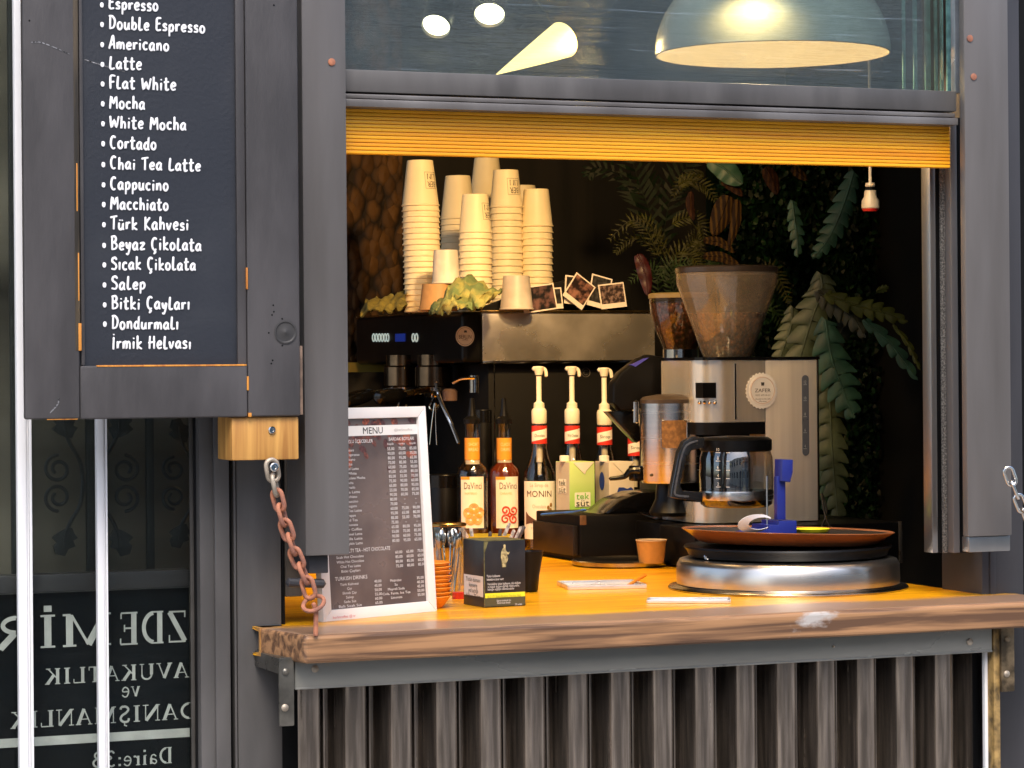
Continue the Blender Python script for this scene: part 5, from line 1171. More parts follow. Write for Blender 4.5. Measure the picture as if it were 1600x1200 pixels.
q = MB().use(glow('grinder_display', (.03, .025, .12), .5)); q.prism([(XA(px, hy0-.0005), ZA(px, py, hy0)) for px, py in ((986, 570), (1006, 560), (1014, 559), (993, 573))], hy0-.001, hy0+.012)
q.build('display', g2, sm=0)
q = MB().use(BLACK); q.box(h0.x-.06, h0.x+.06, h0.y-.05, h0.y+.1, CT+.03, ZH(575), .012); q.box(h0.x-.1, h0.x+.09, h0.y-.17, h0.y+.12, CT+.001, CT+.03, .008); q.build('body', g2)
q = MB().use(BLACK_G); q.prism([(XA(px, hy0), ZA(px, py, hy0)) for px, py in ((952, 643), (1000, 642), (1004, 688), (998, 692))], hy0+.01, hy0+.04, .003); q.build('chute', g2)
q = MB().use(STEEL); q.tube([P(994, 628, 5.62), P(994, 660, 5.62)], .006, 10); q.build('spring_pin', g2)
q = MB().use(BLACK_G); q.tube(smooth([P(1000, 735, 5.5), P(985, 736, 5.5), P(975, 745, 5.5), P(953, 748, 5.5)], 4), lambda u: .008-.004*u, 10); q.box(P(985, 0, 5.5).x, P(1003, 0, 5.5).x, P(990, 578, 5.5).y, P(990, 578, 5.5).y+.03, zat(990, 752, 5.5), zat(990, 728, 5.5), .004); q.build('filter_fork', g2)
# steel doser drum
td = 5.72; d0 = P(1046, 578, td); s_ = M(1, td); ZD = lambda py: zat(1046, py, td); c2 = (d0.x, d0.y, 0)
ds = thing('doser', 'round steel doser drum with small window, left of the coffee maker', 'doser', (d0.x, d0.y, ZD(752)))
q = MB().use(STEEL); q.lathe([(0, ZD(754)), (44*s_, ZD(754)), (45.5*s_, ZD(750)), (45.5*s_, ZD(630))], c2, 48); q.build('drum', ds)
q = MB().use(mat('doser_lid', (.06, .045, .035), .3)); q.lathe([(46*s_, ZD(630)), (46.3*s_, ZD(624)), (42*s_, ZD(620)), (20*s_, ZD(616)), (0, ZD(615.5))], c2, 48); q.build('lid', ds)
q = MB().use(mat('ground_coffee', (.3, .15, .05), .7, var=.25, vscale=120)); cylpatch(q, (d0.x, d0.y, 0), 45.5*s_, VA-.36, VA+.56, ZD(699), ZD(656), 12, .0004)
q.use(STEEL); f_ = cyl((d0.x, d0.y, 0), 45.5*s_, VA+.1, 0, .0008)
n = 8; w_, z0_, z1_ = .46*45.5*s_, ZD(699), ZD(656)
loop = []
for cx_, cz_, a0 in ((w_-.004, z1_-.004, 0), (-w_+.004, z1_-.004, 90), (-w_+.004, z0_+.004, 180), (w_-.004, z0_+.004, 270)):
    loop += [f_(cx_+.004*math.cos(R(a0+i*22.5)), cz_+.004*math.sin(R(a0+i*22.5))) for i in range(5)]
loop2 = []
for a_, b_ in zip(loop, loop[1:]+loop[:1]):
    loop2 += [a_+(b_-a_)*k/3 for k in range(3)]
q.tube(loop2, .0012, 6, closed=True); q.build('window', ds)
q = MB().use(BRASS); p = cyl(c2, 45.5*s_, VA-.75, ZD(741))(0, 0); q.lathe([(0, -.003), (.0035, -.002), (.0035, .002), (0, .003)], p, 12); q.build('rivet', ds)
q = MB().use(BLACK); q.lathe([(30*s_, ZA(905, 806, 1.12)+.001), (34*s_, ZD(800)), (24*s_, ZD(780)), (22*s_, ZD(754.5))], c2, 28); q.build('pillar', ds)
# black knock box with tamping lid and blue cloth strip
YK = 1.12
xk0, xk1 = XA(905, YK), XA(1060, YK)
kz = ZA(905, 806, YK)
kb = thing('knock_box', 'black wooden knock box with drawer under the glossy black lid', 'box', ((xk0+xk1)/2, YK, CT))
q = MB().use(mat('black_box_wood', (.004, .0035, .0035), .6, spec=.15, var=.3, vscale=20, stretch=(.1, 1, 1))); q.box(xk0, xk1, YK, YK+.25, CT+.001, kz, .004); q.build('box', kb)
q = MB().use(mat('dark_brown_drawer', (.014, .009, .007), .45, spec=.3, var=.3, vscale=20)); q.box(xk0-.012, xk0-.0005, YK+.012, YK+.24, CT+.012, kz-.022, .002); q.build('drawer_front', kb)
q = MB().use(mat('brown_edge', (.16, .075, .03), .5, var=.4, vscale=30)); q.box(xk0-.0006, xk0+.014, YK-.0006, YK+.003, kz-.02, kz+.0006, .001); q.build('worn_edge', kb)
q = MB().use(BLACK_G)
zz = kz+.0005
outl = [(938, 810), (946, 800), (968, 782), (1000, 770), (1040, 767), (1062, 775), (1066, 800), (1050, 804), (1010, 806), (960, 808)]
q.prism([(XA(px, YK+.03), max(zz, ZA(px, py, YK+.03))) for px, py in outl], YK+.03, YK+.14, .005); tag(q.build('lid', kb))
q = MB().use(STEEL_V); q.prism([(XA(px, YK-.03), ZA(px, py, YK-.03)) for px, py in ((996, 801), (1003, 800), (1088, 806), (1092, 826), (1066, 827), (1040, 822))], YK-.03, YK-.0305+.012, .002); q.lathe([(.007, 0), (.008, .003), (.004, .004), (0, .004)], (0, 0, 0), 14, mtx=Matrix.Translation(onY(1078, 816, YK-.0305)) @ Matrix.Rotation(R(90), 4, 'X'))
tag(q.build('scoop_blade', loc=onY(1040, 812, YK-.03)), 'dark steel blade sticking out over the knock box', 'scoop')
q = MB().use(mat('blue_cloth', (.02, .12, .5), .8, var=.2, bump=.6, bscale=200)); q.tube(smooth([P(848, 804, 5.75), P(875, 802, 5.68), P(900, 800, 5.6), P(912, 797, 5.55)], 5), lambda u: .006, 10, flat=((0, 0, 1), .5))
tag(q.build('cloth', loc=P(880, 803, 5.65)), 'blue folded cloth strip on the left edge of the black box', 'cloth')

# ------------------------------------------------------------------ crepe maker, brown tray and what lies on it
t_ = 5.05; cb = C(1231, t_); s_ = M(1, t_)
cr = thing('crepe_maker', 'round steel crepe maker with black hot plate on the counter', 'crepe maker', cb)
q = MB().use(STEEL_V); q.lathe([(0, .0), (186*s_, 0), (187*s_, .003), (185*s_, .006), (175*s_, .008), (174*s_, .010)], cb, 72); q.build('foot_ring', cr, sm=50)
CREP = mat('crepe_steel', (.66, .62, .57), .3, metal=1, var=.05, vscale=6, stretch=(.3, .3, 6), rvar=.06)
q = MB().use(CREP); q.lathe([(173.5*s_, .0102), (174*s_, .018), (173*s_, .046), (169*s_, .055), (160*s_, .0575), (120*s_, .058)], cb, 72); q.build('drum', cr, sm=60)
q = MB().use(BLACK); q.lathe([(140*s_, .0585), (154*s_, .062), (158*s_, .073), (162*s_, .078), (161*s_, .081), (0, .081)], cb, 72); q.build('hot_plate', cr, sm=40)
q = MB().use(CHROME); p = cyl(cb, 150*s_, VA-1.05, .066)(0, 0); q.lathe([(0, -.008), (.006, -.005), (.008, 0), (.006, .005), (0, .008)], p, 14); q.build('knob', cr)
TERR = mat('terracotta_tray', (.27, .10, .04), .35, var=.1, vscale=8, coat=.3)
ty = thing('tray', 'reddish brown round tray lying tilted on the crepe maker', 'tray', cb+Vector((.0, .0, .0835)), rot=(R(-.6), R(1.9), 0))
q = MB().use(TERR); q.lathe([(0, .0), (135*s_, 0), (140*s_, .002), (150*s_, .012), (163*s_, .022), (166*s_, .0245), (164*s_, .0255), (158*s_, .022), (146*s_, .012), (138*s_, .0035), (0, .003)], (0, 0, 0), 72); q.build('dish', ty, local=True, sm=40)
DARKT = mat('dark_tray_lining', (.02, .015, .012), .4)
q = MB().use(DARKT); q.lathe([(0, .0032), (136*s_, .0042), (157*s_, .0228), (0, .0232)], (0, 0, 0), 60); q.build('lining', ty, local=True, sm=40)
zt3 = cb.z+.0835+.024
BLUE = mat('blue_plastic', (.012, .021, .19), .35, var=.05, coat=.2)
tb_ = 4.93
b = P(1195, 578, tb_); zb3 = zat(1195, 834, tb_)
bs = thing('spindle_holder', 'blue plastic bill spike holder with a steel spike and tall arm', 'holder', (b.x, b.y, zb3))
s_ = M(1, tb_); Yb = b.y
X4 = lambda px: XA(px, Yb); Z4 = lambda py: zat(1195, py, tb_)
q = MB().use(BLUE); q.prism([(X4(1166), zb3), (X4(1235), zb3), (X4(1235), Z4(814)), (X4(1207), Z4(814)), (X4(1207), Z4(820)), (X4(1192), Z4(820)), (X4(1192), Z4(826)), (X4(1174), Z4(826)), (X4(1172), Z4(830)), (X4(1166), Z4(831))], Yb-.02, Yb+.05, .0015); q.build('stepped_base', bs)
q = MB().use(BLUE); q.box(X4(1213), X4(1226), Yb+.0, Yb+.014, Z4(813), Z4(745), .0015); q.prism([(X4(1216), Z4(752)), (X4(1229), Z4(754)), (X4(1233), Z4(738)), (X4(1233.5), Z4(719)), (X4(1217), Z4(718)), (X4(1216), Z4(738))], Yb-.012, Yb+.02, .002); q.build('arm', bs)
q = MB().use(CHROME); q.tube([Vector((X4(1199), Yb+.005, Z4(822))), Vector((X4(1199), Yb+.005, Z4(744)))], .0016, 8); q.build('spike', bs)
q = MB().use(mat('milky_plastic', (.62, .62, .66), .35, var=.03)); pts = []
ctr = P(1180, 818, 4.88)
ra, rb = M(30, 4.88), M(15, 4.88)
va_, vb_ = [], []
for i in range(29):
    a_ = R(35+i*10.4); w_ = .45+.55*math.sin(max(0, min(math.pi, (i/28)*math.pi)))
    ce, se = math.cos(a_), math.sin(a_)
    va_.append(q.bm.verts.new(ctr+Vector((ra*ce, -.012*se, rb*se)))); k = 1-.46*w_
    vb_.append(q.bm.verts.new(ctr+Vector((ra*k*ce+.004, -.012*k*se-.004, rb*k*se))))
for i in range(28): q.face((va_[i], va_[i+1], vb_[i+1], vb_[i]))
bmesh.ops.recalc_face_normals(q.bm, faces=list(q.bm.faces)); bmesh.ops.solidify(q.bm, geom=list(q.bm.faces), thickness=.001)
tag(q.build('plastic_ring', loc=ctr-Vector((0, 0, rb))), 'milky white bent plastic strip curling in front of the blue holder', 'plastic strip')
yd = P(1265, 578, 5.0); yd.z = zat(1265, 833, 5.0)
q = MB().use(mat('yellow_plastic', (.72, .68, .02), .35, var=.05)); sy_ = M(1, 5.0)
q.lathe([(0, 0), (22*sy_, 0), (27*sy_, .003), (31*sy_, .0085), (29*sy_, .0085), (24*sy_, .004), (0, .003)], yd, 12)
tag(q.build('dish', loc=yd, sm=20), 'small bright yellow dish beside the blue holder on the tray', 'dish')
q = MB().use(BLACK); q.tube(smooth([P(1282, 828, 5.25), P(1292, 800, 5.4), P(1284, 772, 5.5), P(1296, 822, 5.3), P(1335, 836, 5.3)], 6), .0022, 8)
tag(q.build('power_cable', loc=P(1300, 830, 5.3)), 'thin black cable looping behind the yellow dish', 'cable')

# ------------------------------------------------------------------ small things on the counter
ts = C(973, 5.66); s_ = M(1, 5.75)
q = MB().use(STEEL_V); q.lathe([(0, .001), (70*s_, .001), (77*s_, .003), (79*s_, .011), (76*s_, .013), (72*s_, .009), (0, .008)], ts, 56)
tag(q.build('steel_tray', loc=ts, sm=50), 'round dark steel tray under the espresso paper cup', 'tray')
cp0 = C(1018, 5.58); cp0.z = CT+.0105; s_ = M(1, 5.62)
t = thing('espresso_cup', 'small orange brown paper cup filled with coffee on the round tray', 'paper cup', cp0)
hc = zat(1018, 843, 5.58)-cp0.z
q = MB().use(mat('orange_kraft', (.52, .25, .05), .55, var=.06, vscale=80)); q.lathe([(0, .002), (18.5*s_, .002), (18.5*s_, 0), (19*s_, 0), (23.5*s_, hc-.003)], cp0, 36); q.build('cup_wall', t)
q = MB().use(mat('cup_rim', (.72, .5, .28), .55)); q.lathe([(23.4*s_, hc-.003), (24.4*s_, hc-.002), (24.2*s_, hc), (22.8*s_, hc-.0005), (22.4*s_, hc-.004), (0, hc-.006)], cp0, 36); q.build('rim', t)
def tray(px0, px1, pyf, tt0, dpt, label, rz, mm, h=.008):
    a = C(px0, tt0); w_ = M(px1-px0, tt0); o = thing('metal_tray', label, 'tray', a, rz=rz)
    q = MB().use(mm); q.prism([(0, .0), (w_, 0), (w_-.004, dpt), (.004, dpt)], 0.0005, .002, axis='Z')
    q.box(0, w_, -.002, .003, .0005, h, .001); q.box(0, w_, dpt-.003, dpt+.002, .0005, h, .001); q.box(-.002, .003, .0034, dpt-.0034, .0005, h, .001); q.box(w_-.003, w_+.002, .0034, dpt-.0034, .0005, h, .001)
    q.build('pan', o, local=True); return o
TRM = mat('polished_tray_steel', (.82, .79, .76), .3, metal=.75, var=.05, vscale=15)
tray(889, 1012, 922, 5.03, .125, 'dark rimmed steel tray with an orange stick near the round tray', YAW*-1+R(9), TRM)
s1 = P(976, 918, 5.06); s2 = P(1008, 899, 5.2); q = MB().use(ORANGE); q.tube([s1, s2], .0032, 8)
tag(q.build('stick', loc=s1), 'short orange plastic stick leaning in the steel tray', 'stick')
tray(1012, 1140, 946, 4.73, .06, 'bright silver steel tray at the front edge of the counter', YAW*-1+R(-4), TRM, .006)
# tobacco box
bc = C(757, 4.67); s_ = M(1, 4.67)
tx = thing('tobacco_box', 'black tobacco box with yellow warning band and white side label', 'box', bc, rz=R(5))
wf, wl, hb = .0805, .083, zat(757, 846, 4.67)-CT
BX = mat('box_card_black', (.018, .016, .017), .38, var=.15, vscale=30)
q = MB().use(BX); q.box(0, wf, 0, wl, .0005, hb, .0012); q.build('carton', tx, local=True)
q = MB().use(mat('box_edge_olive', (.16, .15, .06), .4, var=.3, vscale=80)); q.box(-.0004, .0012, -.0004, .001, .001, hb-.001); q.box(.001, wf-.001, -.0005, wl, hb, hb+.001); q.prism([(0, hb*.8), (.008, hb*.995), (0, hb*.995)], -.0006, -.0002); q.build('worn_edge', tx, local=True, sm=0)
WT = mat('box_white_print', (.62, .6, .58), .5, var=0)
q = MB().use(mat('side_label_white', (.72, .7, .68), .5, var=.03)); q.poly([(-.0008, .003, .018), (-.0008, wl-.004, .018), (-.0008, wl-.004, hb*.47), (-.0008, .003, hb*.47)])
q.use(INKB)
for i, s in enumerate(('Tütün dumanı', 'kansere', 'yol açtığı', 'bilinen 70 ten')):
    w_ = (.056, .032, .038, .056)[i]; q.text(s, lambda x, y, i=i: Vector((-.0014, wl*.5-x, hb*.405-.0095*i+y)), w=w_, h=.0105)
q.build('side_label', tx, local=True, sm=0)
def ft(q, s, x, z, w_, h_): q.text(s, lambda a_, b_: Vector((x+a_, -.0012, z+b_)), w=w_, h=h_)
q = MB().use(WT)
ft(q, 'Tütün kullanımı', .017, hb*.475, .026, .0062); ft(q, 'bebeklere zarar verir', .021, hb*.425, .033, .0062)
ft(q, 'Hamilelikte tütün kullanımı, ölü doğum', .038, hb*.355, .064, .0058); ft(q, 've düşük doğum ağırlığı riskini artırır,', .037, hb*.315, .062, .0058); ft(q, 'bebeğin sağlığını olumsuz etkiler', .032, hb*.275, .052, .0058)
ft(q, 'Sigarayı bırakmak için', .037, hb*.10, .028, .005); ft(q, 'doktorunuza danışın', .037, hb*.065, .026, .005); ft(q, '20 adet', .066, hb*.03, .014, .005); q.build('print', tx, local=True, sm=0)
q = MB().use(mat('yellow_band', (.72, .68, .03), .45, var=.05)); q.poly([(.001, -.0009, hb*.145), (wf-.0015, -.0009, hb*.145), (wf-.0015, -.0009, hb*.215), (.001, -.0009, hb*.215)])
q.use(mat('olive_band', (.07, .065, .03), .45, var=.05)); q.poly([(.001, -.0008, .002), (wf-.0015, -.0008, .002), (wf-.0015, -.0008, hb*.143), (.001, -.0008, hb*.143)])
q.use(mat('band_ink', (.25, .22, .03), .5, var=0)); ft(q, 'ALO 171 Sigara Bırakma Danışma Hattı', .038, hb*.165, .066, .0062); q.build('band', tx, local=True, sm=0)
fig = [(.15, 0), (.12, .25), (.05, .45), (.08, .65), (.2, .8), (.3, .84), (.3, .9), (.28, .96), (.36, 1), (.46, .98), (.5, .92), (.47, .86), (.46, .82), (.55, .7), (.7, .62), (.82, .68), (.84, .64), (.72, .54), (.6, .56), (.66, .45), (.7, .36), (.62, .25), (.52, .18), (.5, 0)]
fx, fz, fw, fh = .031, hb*.60, .022, hb*.345
q = MB().use(mat('figure_print', (.55, .46, .22), .5, var=.35, vscale=140)); q.poly([(fx+a_*fw, -.0010, fz+b_*fh) for a_, b_ in fig]); q.build('figure_print', tx, local=True, sm=0)
# black scoop behind the box
sc = C(826, 5.0); s_ = M(1, 5.0)
q = MB().use(BLACK); q.lathe([(0, .004), (13*s_, 0), (15*s_, .002), (17*s_, .03), (24*s_, .075), (23*s_, .075), (15*s_, .03), (0, .008)], (0, 0, 0), 30, mtx=Matrix.Translation(sc+Vector((0, 0, .001))) @ Matrix.Rotation(R(0), 4, 'Y'))
tag(q.build('cup', loc=sc, sm=50), 'matt black cup partly hidden right behind the tobacco box', 'cup')
# glass jar of spoons, orange bowls
jr = C(702, 4.95); s_ = M(1, 4.95); ZJ = lambda py: zat(702, py, 4.95)-jr.z
t = thing('glass_jar', 'glass jar of metal spoons between menu frame and tobacco box', 'jar', jr)
q = MB().use(WGL); q.lathe([(0, .0), (25*s_, 0), (27*s_, .004), (27*s_, ZJ(828)), (26*s_, ZJ(822))], jr, 36, cap1=False); q.build('glass', t)
q = MB().use(BRASS); q.lathe([(26.2*s_, ZJ(822)), (28*s_, ZJ(821)), (28*s_, ZJ(818)), (26.5*s_, ZJ(817))], jr, 36, cap0=False, cap1=False); q.build('rim', t)
random.seed(11)
for i in range(14):
    a_ = random.uniform(0, 6.28); r0 = 17*s_*random.random(); r1 = 21*s_; a2 = a_+random.uniform(-.6, .6)
    q = MB().use(CHROME); top_ = ZJ(random.uniform(826, 846))
    p0_ = jr+Vector((r0*math.cos(a_), r0*math.sin(a_), .006)); p1_ = jr+Vector((r1*math.cos(a2), r1*math.sin(a2), top_))
    q.tube([p0_, p0_+(p1_-p0_)*.75], .0017, 6); q.tube(smooth([p0_+(p1_-p0_)*.74, p0_+(p1_-p0_)*.88, p1_], 3), lambda u: .002+.0055*math.sin(u*3.1), 8, flat=((math.cos(a2), math.sin(a2), 0), .35)); 
    tag(q.build('spoon', loc=p0_), 'metal spoon standing among others in the glass jar', 'spoon', 'spoons in the glass jar')
q = MB().use(mat('red_lid', (.6, .03, .01), .35)); p = C(717, 4.86); q.lathe([(0, 0), (.012, 0), (.012, .012), (0, .013)], p, 20)
tag(q.build('bottle_cap', loc=p), 'small red cap between the glass jar and tobacco box', 'cap')
yb3 = C(758, 5.2); q = MB().use(mat('yellow_tub', (.72, .5, .02), .4, var=.05)); s_ = M(1, 5.2); hh = zat(758, 836, 5.2)-CT
q.lathe([(0, .0), (36*s_, 0), (40*s_, hh-.006), (42*s_, hh-.005), (42*s_, hh), (39.5*s_, hh), (35*s_, .01), (0, .008)], yb3, 40)
tag(q.build('tub', loc=yb3, sm=50), 'yellow tub behind the tobacco box holding sugar sticks', 'tub')
SUG = mat('sugar_stick_paper', (.72, .7, .7), .4, var=.3, vscale=120); SUGD = mat('sugar_stick_dark', (.10, .08, .08), .4, var=.3)
for i, (px, lean, hgt, dk) in enumerate(((738, -2, 826, 0), (765, 1, 832, 1), (780, 2, 828, 1), (787, 9, 818, 0), (797, 6, 829, 0), (806, 8, 824, 0), (810, 9, 823, 1))):
    a = P(px-lean, 860, 5.18); b = P(px+lean, hgt, 5.18); q = MB().use(SUGD if dk else SUG); q.tube([a, b], .0035, 8, flat=(tuple(FWD), .35))
    tag(q.build('sugar_stick', loc=a), 'dark sugar stick poking up from the yellow tub' if dk else 'white sugar stick poking up from the yellow tub', 'sugar stick', 'dark sugar sticks' if dk else 'white sugar sticks')
q = MB().use(PAPER); a = P(718, 826, 5.0); q.poly([P(716, 826, 5.0), P(722, 838, 5.0), P(730, 846, 5.02), P(733, 838, 5.02), P(724, 824, 5.0)]); bmesh.ops.solidify(q.bm, geom=list(q.bm.faces), thickness=.0008)
tag(q.build('paper_slip', loc=a, sm=0), 'white paper slip behind the tobacco box at jar height', 'paper')
bw = C(671, 4.68); s_ = M(1, 4.68); pit = M(9.6, 4.68); proto = None
for k in range(9):
    if proto is None:
        o = proto = bpy.data.objects.new('bowl', None); COL.objects.link(o)
        q = MB().use(ORANGE); q.lathe([(0, .001), (20*s_, .0), (22*s_, .001), (29*s_, .012), (33.5*s_, .0185), (34.5*s_, .0205), (33.5*s_, .0215), (32*s_, .0195), (26*s_, .008), (0, .003)], (0, 0, 0), 40); q.build('shell', o, local=True, sm=50)
    else: o = dup(proto)
    o.location = bw+Vector((random.uniform(-.001, .001), random.uniform(-.001, .001), .0005+k*(.0795-.0215)/8*1.0)); o.rotation_euler = (R(random.uniform(-1.2, 1.2)), R(random.uniform(-1.5, 1.5)), random.uniform(0, 6))
    tag(o, '%s orange bowl from the bottom of the stack beside the menu frame' % ('lowest' if k == 0 else ORD[k]) if k < 8 else 'topmost orange bowl of the stack beside the menu frame', 'bowl', 'orange bowls stacked by the menu frame')

# ------------------------------------------------------------------ framed menu
bl, br = C(506, 4.43), C(683, 4.612); ux = (br-bl); Wm = ux.length; rzm = math.atan2(ux.y, ux.x)
hm = M(322, 4.6)
mf = thing('framed_menu', 'white framed drinks menu leaning on the counter behind the chain', 'menu', bl, rot=(R(-4), 0, rzm))
FRM = mat('frame_white', (.78, .76, .75), .4, var=.03)
bw_ = .0185
for nm, pts in (('l', [(0, .0), (bw_, bw_), (bw_, hm-bw_), (0, hm)]), ('r', [(Wm, 0), (Wm, hm), (Wm-bw_, hm-bw_), (Wm-bw_, bw_)]), ('b', [(.0003, 0), (Wm-.0003, 0), (Wm-bw_-.0003, bw_), (bw_+.0003, bw_)]), ('t', [(.0003, hm), (bw_+.0003, hm-bw_), (Wm-bw_-.0003, hm-bw_), (Wm-.0003, hm)])):
    q = MB().use(FRM); q.prism(pts, 0, .014, .0012); q.build('frame_side', mf, local=True)
MENU = mat('menu_print_dark', (.075, .05, .046), .3, var=.3, vscale=9, col2=(.14, .10, .09), coat=.3)
q = MB().use(MENU); q.box(bw_-.002, Wm-bw_+.002, .006, .010, bw_-.002, hm-bw_+.002); q.build('menu_sheet', mf, local=True, sm=0)
yf = .0052
q = MB()
random.seed(5)
for i in range(70):
    bx_, bz_ = random.uniform(bw_+.004, Wm-bw_-.004), hm-bw_-.003-abs(random.gauss(0, .034)); q.use(random.choice(BM)) if i else None
    if i == 0:
        BM = [mat('bean_print_%s' % n_, c_, .5, var=.3, vscale=200) for n_, c_ in (('red', (.42, .11, .06)), ('brown', (.2, .065, .05)), ('dark', (.12, .045, .045)))]
        q.use(BM[0])
    a_ = random.uniform(0, 3.14); rr_ = random.uniform(.0055, .009); ca, sa = math.cos(a_), math.sin(a_); yy = .0059-.000006*i
    if hm-bw_-bz_ < .003 or bz_ > hm-bw_-.004: continue
    q.poly([(bx_+rr_*(1.3*math.cos(k_)*ca-.8*math.sin(k_)*sa)*.8, yy, bz_+rr_*(1.3*math.cos(k_)*sa+.8*math.sin(k_)*ca)*.8) for k_ in [2*math.pi*i_/10 for i_ in range(10)]])
q.build('bean_picture', mf, local=True, sm=0)
zb_m = hm-bw_-.012
q = MB().use(PAPER); q.poly([(bw_, yf, zb_m-.017), (Wm-bw_, yf, zb_m-.017), (Wm-bw_, yf, zb_m), (bw_, yf, zb_m)])
q.use(INKB)
def mt_(s, x, z, w_=None, h_=.008, y=yf-.0005): q.text(s, lambda a_, b_: Vector((x+a_, y, z+b_)), w=w_, h=h_)
mt_('MENU', Wm*.53, zb_m-.0085, .045, .016)
q.use(mat('grey_print', (.4, .38, .37), .5, var=0)); mt_('@berlincoffee', Wm*.80, zb_m-.0085, .042, .006)
q.build('title_band', mf, local=True, sm=0)
q = MB().use(mat('menu_white_print', (.72, .7, .7), .5, var=0))
z = zb_m-.026
mt_('SOĞUK / BUZLU İÇECEKLER', Wm*.33, z, .10, .008); mt_('BARDAK BOYLARI', Wm*.78, z+.002, .058, .008)
for k_, s in enumerate(('küçük', 'orta', 'büyük')): mt_(s, Wm*(.68+.10*k_), z-.006, .014, .005)
items = ['Espresso', 'Double Espresso', 'Americano', 'Latte', 'Caramel Latte', 'Flat White', 'White Chocolate Mocha', 'Mocha', 'Cortado', 'Vanilla Latte', 'Macchiato', 'Cappuccino', 'Affogato', 'Chai Tea Latte', 'Frappe', 'Iced Tea', 'Limonata', 'Filter Coffee', 'Caramel Latte', 'Vanilla Latte', 'Pumpkin Latte']
for i, s in enumerate(items):
    zz = z-.0145-.0078*i
    mt_(s, Wm*.30, zz, min(.0034*len(s), .075), .0062)
    for k_ in range(3):
        if i in (11, 12, 16) and k_: mt_('-', Wm*(.68+.10*k_), zz, .003, .006); continue
        mt_('%d,00' % (55+5*((i*7+k_*3) % 9)), Wm*(.68+.10*k_), zz, .016, .0072)
z2 = z-.0145-.0078*21-.004
mt_('SPECIALTY TEA - HOT CHOCOLATE', Wm*.40, z2, .115, .009)
for i, s in enumerate(('Sıcak Hot Chocolate', 'White Hot Chocolate', 'Chai Tea Latte', 'Bitki Çayları')):
    mt_(s, Wm*.27, z2-.010-.0078*i, .0032*len(s), .0062)
    for k_ in range(3): mt_('%d,00' % (60+5*((i*5+k_) % 6)), Wm*(.70+.10*k_), z2-.008-.0078*i, .016, .0068)
z3 = z2-.010-.0078*4-.004
mt_('TURKISH DRINKS', Wm*.27, z3, .072, .009)
for i, s in enumerate(('Türk Kahvesi', 'Çay', 'Ekmek Çay', 'Salep', 'Sade Süt', 'Ballı Sıcak Süt')):
    mt_(s, Wm*.25, z3-.010-.0072*i, .0034*len(s), .006); mt_('%d,00' % (40+5*i), Wm*.50, z3-.009-.0072*i, .016, .0066)
for i, s in enumerate(('Meşrubat', 'Su', 'Meyveli Soda', 'Cola, Fanta, Ice Tea', 'Limonata')):
    mt_(s, Wm*.66, z3-.010-.0072*i, .0032*len(s), .006); mt_('%d,00' % (35+5*i), Wm*.88, z3-.009-.0072*i, .016, .0066)
q.build('menu_text', mf, local=True, sm=0)
q = MB().use(mat('pink_print', (.65, .2, .25), .5, var=0)); q.text('berlincoffee @ tr', lambda a_, b_: Vector((.045+a_, -.0007, .006+b_)), w=.05, h=.006); q.build('frame_print', mf, local=True, sm=0)

# ------------------------------------------------------------------ plants on the back wall
YV = 2.55
LEAF = [mat('hedge_leaf_%s' % n_, c_, .45, spec=.2, var=.3, vscale=30) for n_, c_ in (('dark', (.003, .014, .006)), ('mid', (.006, .030, .010)), ('light', (.014, .055, .018)))]
random.seed(21)
hx0, hx1, hz0, hz1 = XA(1120, YV), XA(1372, YV), ZA(1200, 850, YV), ZA(1200, 225, YV)
q = MB().use(LEAF[0]); q.box(hx0, hx1, YV+.03, YV+.06, hz0, hz1)
for i in range(5200):
    q.use(LEAF[random.choice((0, 0, 1, 1, 2))]); p = Vector((random.uniform(hx0, hx1), YV-.02+random.random()*.05, random.uniform(hz0, hz1)))
    e = Euler((random.uniform(-1, 1), random.uniform(-3, 3), random.uniform(-1, 1))).to_matrix(); s_ = random.uniform(.007, .013)
    q.poly([p+e @ Vector(v)*s_ for v in ((-1, 0, 0), (-.3, -.1, .6), (.7, 0, .35), (1, .1, 0), (.5, 0, -.5), (-.5, -.1, -.5))])
tag(q.build('hedge_panel', loc=(hx0, YV, hz0), sm=0), 'dense dark green artificial hedge panel on the back wall', 'hedge', kind='stuff')
def lobed(mb, path, w_, nl, depth_=.5, cup=.25, dirn=None):
    """an oak-like fern leaf along a path: lobed outline, folded along its rib, with real thickness"""
    pts = smooth(path, 24); n = len(pts); L = []; nrm = Vector((-SN, -CS, .1))
    for i, p in enumerate(pts):
        u = i/(n-1); d = pts[min(n-1, i+1)]-pts[max(0, i-1)]; d.normalize(); sd_ = d.cross(nrm).normalized()
        env = math.sin(math.pi*min(1, .12+u*.88))**.7
        s1_ = abs(math.sin(math.pi*u*nl))**.55; s2_ = abs(math.sin(math.pi*(u*nl+.4)))**.55; lob = 1-depth_*(1-s1_); lob2 = 1-depth_*(1-s2_); sh_ = .42*w_*env if nl > 1 else 0
        a = p+sd_*w_*env*lob+nrm*-cup*w_*env*(1+.25*math.sin(u*23))+d*sh_*(s1_-.5)*2; b = p-sd_*w_*env*lob2+nrm*-cup*w_*env*(1+.25*math.cos(u*19))+d*sh_*(s2_-.5)*2
        m1 = p+(a-p)*.5+nrm*.08*w_; m2 = p+(b-p)*.5+nrm*.08*w_
        L.append([mb.bm.verts.new(v) for v in (a, m1, p, m2, b)])
    for r0, r1 in zip(L, L[1:]):
        for k in range(4): mb.face((r0[k], r0[k+1], r1[k+1], r1[k]))
    mb.tube(pts, lambda u: .003*(1-.7*u)+.0005, 6)
